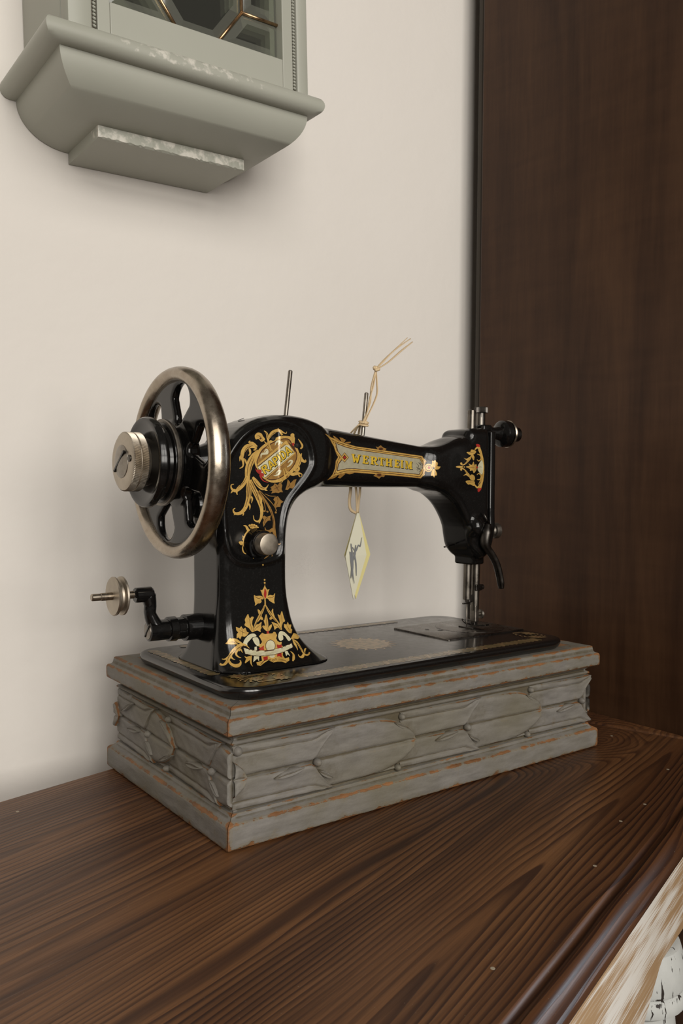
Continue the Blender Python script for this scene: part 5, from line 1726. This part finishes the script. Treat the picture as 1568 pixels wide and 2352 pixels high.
# ---- head: face plate, bars, foot, tension, lifter
def vz_plate(name, poly, u0, u1, mat, bev=.0015):
    bm = bmesh.new(); prism(bm, poly, lambda p: (u0, p[0], p[1]), (u1 - u0, 0, 0))
    bmesh.ops.recalc_face_normals(bm, faces=bm.faces)
    bmesh.ops.bevel(bm, geom=bm.edges[:], offset=bev, segments=3, affect='EDGES', profile=.5, clamp_overlap=True)
    return sp(autosmooth(bm_obj(name, bm, mat), 50))
fp = vz_plate('face_plate', [(.0772, .3085), (.0772, .232), (.0765, .214), (.0795, .199), (.083, .188), (.113, .188), (.1165, .199), (.1195, .214), (.1188, .232), (.1188, .3085)], .3365, .3440, M['black'])
def bar(name, top, bot, r, mat, ext_=[]):
    t, b = Vector(top), Vector(bot); d = b - t; L = d.length
    return sp(lathe_obj(name, [(0, r * .8), (.0006, r), (L - .0006, r), (L, r * .8)], t, d, mat, None, 24))
nb = bar('needle_bar', (.3305, .098, .3305), (.3268, .098, .1395), .0042, M['barsteel'])
bm = bmesh.new(); rbox(bm, .3268, .3318, .0945, .1015, .1365, .1445, .001); bm_obj('needle_clamp', bm, M['darksteel'], nb)
bm = bmesh.new(); rbox(bm, .3205, .3300, .0965, .0985, .1352, .1366, .0004); bm_obj('thread_guide', bm, M['darksteel'], nb)
tube_obj('needle', [(.3268, .098, .137), (.3268, .098, .118), (.3266, .098, .1112)], [.0007, .0006, .0003], M['steel'], nb, 8)
pb = bar('presser_bar', (.3435, .098, .3285), (.3382, .098, .1275), .0042, M['barsteel'])
bm = bmesh.new(); rbox(bm, .3352, .3442, .0935, .1025, .1478, .1545, .001); bm_obj('bar_collar', bm, M['darksteel'], pb)
lathe_obj('collar_screw', [(0, .0028), (.005, .0028), (.0055, .002)], (.3440, .098, .1510), (1, 0, 0), M['darksteel'], pb, 16)
V, F = [], []
NK = 96
for z, r in [(.3282, .0062), (.3286, .0068), (.3336, .0068), (.3342, .0062), (.3343, .0005)]:
    for k in range(NK):
        a = 2 * math.pi * k / NK; rr = r + (.00022 * (1 if k % 2 else -1) if r > .0065 else 0); V.append((.3437 + rr * math.cos(a), .098 + rr * math.sin(a), z))
for i in range(4):
    for k in range(NK): F.append((i * NK + k, i * NK + (k + 1) % NK, (i + 1) * NK + (k + 1) % NK, (i + 1) * NK + k))
F.append(tuple(range(NK - 1, -1, -1)))
o = mesh_obj('pressure_screw', V, F, M['darksteel']); sp(autosmooth(o, 25))
sp(lathe_obj('threaded_sleeve', [(0, .0044), (.0175, .0044)], (.3437, .098, .3107), (0, 0, 1), M['darksteel'], None, 24))
# presser foot
bm = bmesh.new()
rbox(bm, .3348, .3408, .0940, .1020, .1160, .1335, .0012)
foot = sp(bm_obj('presser_foot', bm, M['steel']))
bm = bmesh.new(); rbox(bm, .3345, .3405, .080, .100, .1112, .1128, .0005)
for v in bm.verts:
    if v.co.y < .082: v.co.z += .003
rbox(bm, .3352, .3402, .0955, .1005, .1125, .1165, .0006)
bm_obj('foot_toes', bm, M['darksteel'], foot)
tube_obj('foot_finger', [(.3335, .099, .1135), (.3285, .101, .1150), (.3265, .1025, .1175), (.3255, .1030, .1195)], [.0014, .0018, .0019, .0014], M['darksteel'], foot, 8, .5)
lathe_obj('thumb_screw', [(0, .0018), (.004, .0018), (.0042, .0046), (.0062, .0048), (.0064, .0040), (.0074, .0038)], (.3408, .098, .1235), (1, -.15, 0), M['steel'], foot, 24)
# tension unit on the face plate
ta = lambda prof, x0: [(x - x0, r) for x, r in prof]
tn = sp(lathe_obj('tension_stud', [(0, .0065), (.018, .0060), (.0235, .0075), (.0255, .0120), (.0275, .0136), (.0335, .0138), (.0350, .0128)], (.3440, .098, .3085), (1, -.08, 0), M['black'], None, 36))
lathe_obj('tension_disc', [(0, .004), (.0002, .0136), (.0012, .0142), (.0020, .0132), (.0022, .004)], (.3792, .0953, .3085), (1, -.08, 0), M['nickel'], tn, 40)
lathe_obj('tension_disc', [(0, .004), (.0004, .0122), (.0012, .0126), (.0018, .004)], (.3818, .0951, .3085), (1, -.08, 0), M['steel'], tn, 40)
lathe_obj('tension_nut', [(0, .003), (.004, .0032), (.0042, .0076), (.0096, .0076), (.0104, .0064), (.0105, .001)], (.3842, .0949, .3085), (1, -.08, 0), M['darksteel'], tn, 28)
vz_plate('tension_bracket', [(.088, .3085), (.088, .3160), (.108, .3160), (.108, .3085)], .3375, .3505, M['black'], .002)
gs = sp(lathe_obj('guide_screw', [(0, .0055), (.014, .0050), (.0155, .0062), (.016, .0080), (.0215, .0082), (.0225, .0070), (.0228, .001)], (.3438, .0965, .2085), (1, -.1, 0), M['steel'], None, 28))
# presser lifter lever
LV = catmull([(.3268, .0722, .2168), (.3238, .0712, .2080), (.3226, .0705, .1985), (.3262, .0700, .1925), (.3325, .0698, .1860), (.3385, .0695, .1770), (.3420, .0692, .1675), (.3442, .0688, .1580), (.3449, .0688, .1525)], 6)
lv = sp(tube_obj('presser_lifter', LV, [.0050, .0072, .0058, .0046, .0044, .0043, .0042, .0040, .0030], M['darksteel'], None, 14, .75))
lathe_obj('lever_pivot', [(0, .0072), (.002, .0070), (.0034, .0056), (.0038, .001)], (.3248, .0745, .2120), (0, -1, 0), M['darksteel'], lv, 28)
sp(tube_obj('thread_spring', [(.3232, .0735, .2275), (.3262, .0722, .2215), (.3300, .0725, .2175)], [.0012, .0014, .001], M['darksteel'], None, 8))
sp(tube_obj('thread_guide_pin', [(.310, .100, .1958), (.2945, .098, .1938)], [.0009, .0009], M['darksteel'], None, 8))
bm = bmesh.new(); rbox(bm, .3085, .3125, .0748, .0765, .2175, .2205, .0004); sp(bm_obj('head_slot', bm, M['blackp']))

# ---- bobbin winder at the back of the foot
WV = .108
def winder(name, prof, x0, z, mat, parent=None, n=36, v=WV):
    return sp(lathe_obj(name, prof, (x0, v, z), (1, 0, 0), mat, None, n), parent)
bw_ = winder('bobbin_winder', [(0, .0072), (.0005, .0080), (.016, .0080), (.0165, .0096), (.0225, .0098), (.0235, .0086), (.030, .0086), (.0305, .0105), (.046, .0105)], -.0108, .1385, M['black'])
winder('screw_head', [(-.0008, .002), (-.0004, .0062), (.0004, .0066)], -.0108, .1385, M['steel'], bw_, 28)
bm = bmesh.new(); rbox(bm, -.0121, -.0106, -.0060, .0060, -.0006, .0006, 0, 1, Matrix.Translation((0, WV, .1385)) @ Matrix.Rotation(math.radians(-50), 4, 'X')); sp(bm_obj('screw_slot', bm, M['blackp']), bw_)
sp(tube_obj('crank', catmull([(-.0035, WV, .1400), (-.0062, WV, .1450), (-.0090, WV, .1520), (-.0090, WV, .1590), (-.0105, WV, .1665)], 6), [.0070, .0058, .0048, .0050, .0060], M['black'], None, 14), bw_)
winder('crank_head', [(0, .0050), (.0006, .0058), (.0128, .0060), (.0142, .0050), (.0146, .002)], -.0215, .1672, M['black'], bw_)
winder('winder_pulley', [(0, .003), (.0002, .0140), (.0010, .0148), (.0022, .0146), (.0038, .0118), (.0054, .0120), (.0066, .0147), (.0080, .0148), (.0086, .0140), (.0088, .003)], -.0395, .1676, M['matte_nickel'], bw_, 48)
winder('winder_spindle', [(0, .0022), (.0005, .0027), (.007, .0027), (.0072, .0030), (.033, .0030)], -.0555, .1678, M['nickel'], bw_, 20)

# ================================================================ TAG tied to the spool pin
tg = thing('price_tag', 'cream folded diamond tag hanging on raffia from the spool pin behind the arm', 'tag', (.205, .125, .146))
def card(name, top, left, bot, right, mat, off):
    bm = bmesh.new()
    pts = [Vector(p) for p in (top, left, bot, right)]
    n = (pts[1] - pts[0]).cross(pts[3] - pts[0]).normalized() * .0004
    a = [bm.verts.new(p - n) for p in pts]; b = [bm.verts.new(p + n) for p in pts]
    bm.faces.new(a); bm.faces.new(b[::-1])
    for i in range(4): bm.faces.new((a[i], b[i], b[(i + 1) % 4], a[(i + 1) % 4]))
    return child_loc(bm_obj(name, bm, mat), tg)
TV = .1230
cT, cL, cB, cR = (.2062, TV, .2315), (.1908, TV - .001, .1868), (.2013, TV, .1460), (.2142, TV - .003, .1878)
c1 = card('front_card', cT, cL, cB, cR, M['card'], 0)
c2 = card('back_card', (.2068, TV + .0012, .2315), (.1935, TV + .004, .1880), (.2078, TV + .0045, .1455), (.2228, TV + .002, .1878), M['cardin'], 0)
def tagpt(x, y):
    """unit coordinates on the front card"""
    o_, ex, ey = Vector(cB), (Vector(cR) - Vector(cL)), (Vector(cT) - Vector(cB))
    mid = (Vector(cL) + Vector(cR)) / 2
    return Vector(mid + ex * x + ey * y + Vector((0, -.0008, 0)))
V, F = [], []
for pts, w in [([(-.30, .05), (-.22, -.05), (-.12, -.20), (-.02, -.30)], (.002, .003, .0014, .0004)), ([(-.28, .14), (-.2, .02), (-.16, -.12), (-.2, -.24)], (.001, .0022, .0026, .0006)), ([(-.2, .1), (-.05, .05), (.08, .12), (.16, .10), (.22, .20)], (.0012, .0014, .0012, .001, .0004)), ([(-.12, .04), (0, -.08), (.06, -.22)], (.0022, .0016, .0005)), ([(-.05, .12), (-.08, .02), (-.14, -.05)], (.001, .0024, .001))]:
    c = catmull([tuple(tagpt(*p)) for p in pts], 6); ww = np.interp(np.linspace(0, 1, len(c)), np.linspace(0, 1, len(w)), w)
    base = len(V)
    for p, q in zip(c, ww): V.append((p[0] - q / 2, p[1], p[2] + q * .2)); V.append((p[0] + q / 2, p[1], p[2] - q * .2))
    for k in range(len(c) - 1): F.append((base + 2 * k, base + 2 * k + 1, base + 2 * k + 3, base + 2 * k + 2))
o = mesh_obj('ink_drawing', V, F, M['ink'], c1)
def raf(pts, w, flat=.35):
    o = tube_obj('raffia_strand', catmull(pts, 6), [1.45 * x for x in w], M['raffia'], None, 6, flat); child_loc(o, tg)
raf([(.1885, .0955, .3089), (.1918, .0948, .3163), (.1975, .0955, .3285), (.1990, .0960, .3424), (.2015, .0955, .3524), (.2039, .0955, .3590)], [.0009, .0008, .0009, .0008, .0008])
raf([(.1905, .0945, .3092), (.1950, .0940, .3185), (.2005, .0950, .3267), (.2050, .0950, .3369), (.2052, .0955, .3468), (.2039, .0955, .3590)], [.0008, .0008, .0010, .0008, .0008])
raf([(.1895, .0942, .3090), (.1930, .0940, .3200), (.1965, .0945, .3330), (.2010, .0950, .3450), (.2036, .0955, .3590)], [.0007, .0008, .0009, .0008])
raf([(.2039, .0955, .3592), (.2126, .0955, .3673), (.2255, .0955, .3787), (.2452, .0955, .3917)], [.0010, .0012, .0011, .0007])
raf([(.2039, .0955, .3588), (.2175, .0950, .3668), (.2335, .0945, .3792), (.2469, .0945, .3887)], [.0010, .0011, .0013, .0008])
raf([(.2039, .0960, .3596), (.2140, .0965, .3690), (.2280, .0965, .3805), (.2425, .0965, .3925)], [.0008, .0008, .0008, .0005])
# turns round the pin, knots
for zc, dz in ((.3082, .0008), (.3096, -.0006), (.3106, .0009)):
    raf([(.1921 + .0033 * math.cos(a), .0978 + .0033 * math.sin(a), zc + dz * math.sin(a)) for a in [k * math.pi / 4 for k in range(9)]], [.0011, .0011], .7)
raf([(.2020, .0945, .3580), (.2052, .0938, .3590), (.2060, .0958, .3602), (.2035, .0968, .3608), (.2018, .0952, .3598)], [.0013, .0015, .0013], .8)
# down behind the arm to the tag
raf([(.1868, .0975, .3085), (.1850, .1060, .3020), (.1880, .1165, .2960), (.1925, .1200, .2750), (.1948, .1200, .2522), (.1939, .1205, .2392), (.1962, .1215, .2310), (.2035, .1224, .2272)], [.0010, .0011, .0012, .0011, .0009])
raf([(.1885, .1008, .3080), (.1900, .1090, .3010), (.1940, .1170, .2960), (.1990, .1205, .2750), (.2015, .1205, .2514), (.2030, .1210, .2392), (.2050, .1226, .2275)], [.0008, .0008, .0008])
raf([(.1905, .1012, .3085), (.1950, .1090, .3000), (.2000, .1175, .2940), (.2050, .1210, .2750), (.2068, .1212, .2514), (.2058, .1215, .2392), (.2055, .1228, .2275)], [.0007, .0008, .0008])

# ================================================================ WALL CABINET (cut by the top of the frame)
TILT = .034
CZ = .60
cab = thing('wall_cabinet', 'sage grey wall cabinet with a leaded glass door, hanging above the sewing machine', 'cabinet', (.0, WALL_Y, CZ))
cab.rotation_euler = (0, -math.atan(TILT), 0)
def cpart(name, fn, mat, smooth=None, parent=None):
    bm = bmesh.new(); fn(bm)
    for v in bm.verts: v.co.y -= WALL_Y; v.co.z -= CZ
    o = bm_obj(name, bm, mat, parent or cab)
    if smooth: autosmooth(o, smooth)
    return o
def cwear(o, fn):
    a = o.data.attributes.new('wear', 'FLOAT', 'POINT'); a.data.foreach_set('value', [fn(v.co) for v in o.data.vertices])
CT = 1.02
WY = WALL_Y - .0008
# base shelf with a round nose, in short lengths so the wear can follow the edge
def shelf(bm):
    prof = [(.0, .6030)] + [(.0085 * (1 - math.cos(a)) , .6030) for a in ()]
    pts = []
    for k in range(13):
        a = -math.pi / 2 + math.pi * k / 12
        pts.append((.0088 * (1 - math.cos(a)), .6118 + .0088 * math.sin(a)))
    loops = []
    path = []
    x0, x1, y0 = -.0700, .1945, .1645
    rows = []
    for ins, z in pts:
        row = [(x0 + ins, WY)]
        row += [(x0 + ins, WY - (WY - y0 - ins) * k / 8) for k in range(1, 9)]
        row += [(x0 + ins + (x1 - x0 - 2 * ins) * k / 40, y0 + ins) for k in range(1, 41)]
        row += [(x1 - ins, y0 + ins + (WY - y0 - ins) * k / 8) for k in range(1, 9)]
        rows.append([bm.verts.new((p[0], p[1], z)) for p in row])
    for r0, r1 in zip(rows, rows[1:]):
        for k in range(len(r0) - 1): bm.faces.new((r0[k], r0[k + 1], r1[k + 1], r1[k]))
    bm.faces.new(rows[0][::-1]); bm.faces.new(rows[-1])
    bm.faces.new([r[0] for r in rows][::-1]); bm.faces.new([r[-1] for r in rows])
sh = cpart('base_shelf', shelf, M['cab'], 60)
def shw(c):
    y = c.y + WALL_Y
    f = math.exp(-((c.x - .055) / .085) ** 2) * (1 if y < .172 else 0)
    return .05 + .62 * f * (1 if c.z + CZ > .609 else .1)
cwear(sh, shw)
# ovolo hopper under the shelf
def hopper(bm):
    n = 20; rows = []
    for k in range(n + 1):
        th = math.pi / 2 * k / n
        ins, z = .0465 * (1 - math.cos(th)), .6030 - .0368 * math.sin(th)
        x0, x1, y0 = -.0560 + ins, .1820 - ins, .1770 + ins * .98
        rows.append([bm.verts.new(p) for p in ((x0, WY, z), (x0, y0, z), (x1, y0, z), (x1, WY, z))])
    for a, b in zip(rows, rows[1:]):
        for j in range(3): bm.faces.new((a[j], b[j], b[j + 1], a[j + 1]))
    bm.faces.new(rows[0]); bm.faces.new(rows[-1][::-1])
    bm.faces.new([r[0] for r in rows]); bm.faces.new([r[3] for r in rows][::-1])
hp = cpart('hopper', hopper, M['cab'], 50)
def block(bm):
    n = 60
    x0, x1, y0 = -.0095, .1365, .2215
    R_ = random.Random(2)
    for k in range(n + 1): pass
    t = [bm.verts.new((x0 + (x1 - x0) * k / n, y0, .5662)) for k in range(n + 1)]
    b = [bm.verts.new((x0 + (x1 - x0) * k / n, y0 + .0003 * R_.random(), .5562 + .0014 * R_.random() * (1 if 0 < k < n else 0))) for k in range(n + 1)]
    c = [bm.verts.new((x0 + (x1 - x0) * k / n, y0 + .002, .5558)) for k in range(n + 1)]
    d = [bm.verts.new((x0 + (x1 - x0) * k / n, WY, .5558)) for k in range(n + 1)]
    e = [bm.verts.new((x0 + (x1 - x0) * k / n, WY, .5662)) for k in range(n + 1)]
    rows = [t, b, c, d, e]
    for i in range(5):
        p, q = rows[i], rows[(i + 1) % 5]
        for k in range(n): bm.faces.new((p[k], q[k], q[k + 1], p[k + 1]))
    bm.faces.new([r[0] for r in rows]); bm.faces.new([r[-1] for r in rows][::-1])
bk = cpart('base_block', block, M['cab'])
cwear(bk, lambda c: .66 if c.y + WALL_Y < .2225 else 0.0)
BX0, BX1, BY = -.0475, .1865, .1800
# carcase
for x0, x1 in ((BX0, BX0 + .014), (BX1 - .014, BX1)):
    cpart('side_panel', lambda bm: rbox(bm, x0, x1, BY + .0185, WY, .6209, CT, .002), M['cab'], 40)
cpart('back_panel', lambda bm: rbox(bm, BX0 + .0145, BX1 - .0145, WY - .006, WY, .6209, CT), M['cabin'])
cpart('top_board', lambda bm: rbox(bm, BX0 - .02, BX1 + .02, BY - .015, WY, CT + .0005, CT + .018, .004), M['cab'], 40)
cpart('inner_shelf', lambda bm: rbox(bm, BX0 + .0145, BX1 - .0145, BY + .03, WY - .007, .80, .81), M['cabin'])
cpart('inner_floor', lambda bm: rbox(bm, BX0 + .0145, BX1 - .0145, BY + .02, WY - .007, .6210, .6300), M['cabin'])
# front frame: stiles with a rope bead, door between
GX0, GX1, GZ0, GZ1 = -.0118, .1578, .6515, .965
BEADL, BEADR = -.0250, .1712
def stile(x0, x1, name='stile'):
    return cpart(name, lambda bm: rbox(bm, x0, x1, BY, BY + .018, .6209, CT, .0022), M['cab'], 40)
stile(BX0, BEADL - .0022); stile(BEADR + .0022, BX1)
dr = thing('door', '', '')
del dr['label'], dr['category']
dr.parent = cab
def dpart(name, fn, mat, smooth=None):
    return cpart(name, fn, mat, smooth, dr)
dpart('door_stile', lambda bm: rbox(bm, BEADL + .0022, GX0, BY + .0006, BY + .018, .6215, CT - .002, .0008), M['cab'])
dpart('door_stile', lambda bm: rbox(bm, GX1, BEADR - .0022, BY + .0006, BY + .018, .6215, CT - .002, .0008), M['cab'])
dpart('door_rail', lambda bm: rbox(bm, GX0 + .0001, GX1 - .0001, BY + .0006, BY + .018, .6215, GZ0, .0008), M['cab'])
dpart('door_rail', lambda bm: rbox(bm, GX0 + .0001, GX1 - .0001, BY + .0006, BY + .018, GZ1, CT - .002, .0008), M['cab'])
# rope beads in the gaps
for bx_ in (BEADL, BEADR):
    cpart('bead_groove', lambda bm: rbox(bm, bx_ - .0021, bx_ + .0021, BY + .003, BY + .017, .6225, CT - .001), M['rope'])
    def beads(bm):
        z = .6285; k = 0
        while z < .80:
            m = Matrix.Translation((bx_, BY + .0022, z)) @ Matrix.Rotation(math.radians(32), 4, 'Y') @ Matrix.Diagonal((1.0, 1.0, .62, 1))
            bmesh.ops.create_icosphere(bm, subdivisions=1, radius=.0020, matrix=m); z += .0030
    o = cpart('rope_bead', beads, M['cab'], 60); o['kind'] = 'stuff'
# leaded glass
GY = BY + .0095
mx = (GX0 + GX1) / 2
NL, NR_ = (mx - .0460, .6868), (mx + .0460, .6868)
BL_, BR_ = (mx - .0190, GZ0), (mx + .0190, GZ0)
UL, UR = (mx - .0460, .778), (mx + .0460, .778)
TL_, TR_ = (mx - .0190, .8120), (mx + .0190, .8120)
panes = [
    [BL_, BR_, NR_, UR, TR_, TL_, UL, NL],
    [(GX0, GZ0), BL_, NL, (GX0, .6868)],
    [BR_, (GX1, GZ0), (GX1, .6868), NR_],
    [(GX0, .6868), NL, UL, (GX0, .778)],
    [NR_, (GX1, .6868), (GX1, .778), UR],
    [(GX0, .778), UL, TL_, (mx - .019, GZ1), (GX0, GZ1)],
    [UR, (GX1, .778), (GX1, GZ1), (mx + .019, GZ1), TR_],
    [TL_, TR_, (mx + .019, GZ1), (mx - .019, GZ1)],
]
def inset(poly, d):
    P = [Vector((p[0], p[1])) for p in poly]; n = len(P); out = []
    ar = sum(P[i].x * P[(i + 1) % n].y - P[(i + 1) % n].x * P[i].y for i in range(n))
    sg = 1 if ar > 0 else -1
    for i in range(n):
        a, b, c = P[i - 1], P[i], P[(i + 1) % n]
        d1 = (b - a).normalized(); d2 = (c - b).normalized()
        n1 = Vector((-d1.y, d1.x)) * sg; n2 = Vector((-d2.y, d2.x)) * sg
        bis = (n1 + n2); L = bis.length
        bis = bis / L if L > 1e-6 else n1
        out.append(b + bis * (d / max(.35, bis.dot(n1))))
    return out
for P_ in panes:
    def pane(bm):
        bev = .0095
        o0, o1 = inset(P_, .0009), inset(P_, bev)
        yb, ye, yf = GY + .0025, GY + .0012, GY - .0016
        b = [bm.verts.new((p.x, yb, p.y)) for p in o0]
        e = [bm.verts.new((p.x, ye, p.y)) for p in o0]
        f = [bm.verts.new((p.x, yf, p.y)) for p in o1]
        n = len(b)
        bm.faces.new(b); bm.faces.new(f[::-1])
        for i in range(n):
            j = (i + 1) % n
            bm.faces.new((b[i], e[i], e[j], b[j])); bm.faces.new((e[i], f[i], f[j], e[j]))
    o = dpart('glass_pane', pane, M['glass'])
    o.data.materials.append(M['glassbevel'])
    for f in o.data.polygons:
        if abs(f.normal.y) < .995: f.material_index = 1
segs = set()
for P_ in panes:
    for i in range(len(P_)):
        a, b = P_[i], P_[(i + 1) % len(P_)]
        segs.add(tuple(sorted((tuple(round(x, 5) for x in a), tuple(round(x, 5) for x in b)))))
for a, b in sorted(segs):
    onedge = any(abs(a[k] - e) < 1e-4 and abs(b[k] - e) < 1e-4 for k, e in ((0, GX0), (0, GX1), (1, GZ0), (1, GZ1)))
    if onedge: continue
    V, F = tube([(a[0], GY - WALL_Y, a[1] - CZ), ((a[0] + b[0]) / 2, GY - WALL_Y, (a[1] + b[1]) / 2 - CZ), (b[0], GY - WALL_Y, b[1] - CZ)], [.0015, .0015, .0015], 10)
    mesh_obj('came', V, F, M['brass'], dr)

# labels for parts that look different from their thing
for nm, lb in (('rim', 'worn nickel rim'), ('thumb_nut', 'knurled nickel thumb nut'), ('regulator_knob', 'round nickel knob'), ('pillar_transfer', 'gold scrollwork with a lettered banner'), ('arm_transfer', 'gold and silver name plate transfer'), ('foot_transfer', 'gold leaf spray with cream ribbon and red shield'), ('head_transfer', 'gold half rosette transfer'), ('needle_plate', 'grey steel plate'), ('winder_pulley', 'grooved nickel pulley'), ('base_block', 'block with rough sawn pale front edge'), ('back_card', 'yellow inside of the folded card'), ('apron', 'apron with white brushed paint over tan wood'), ('front_board', 'board carved with laurel leaves')):
    for o in bpy.data.objects:
        if o.name.split('.')[0] == nm: o['label'] = lb
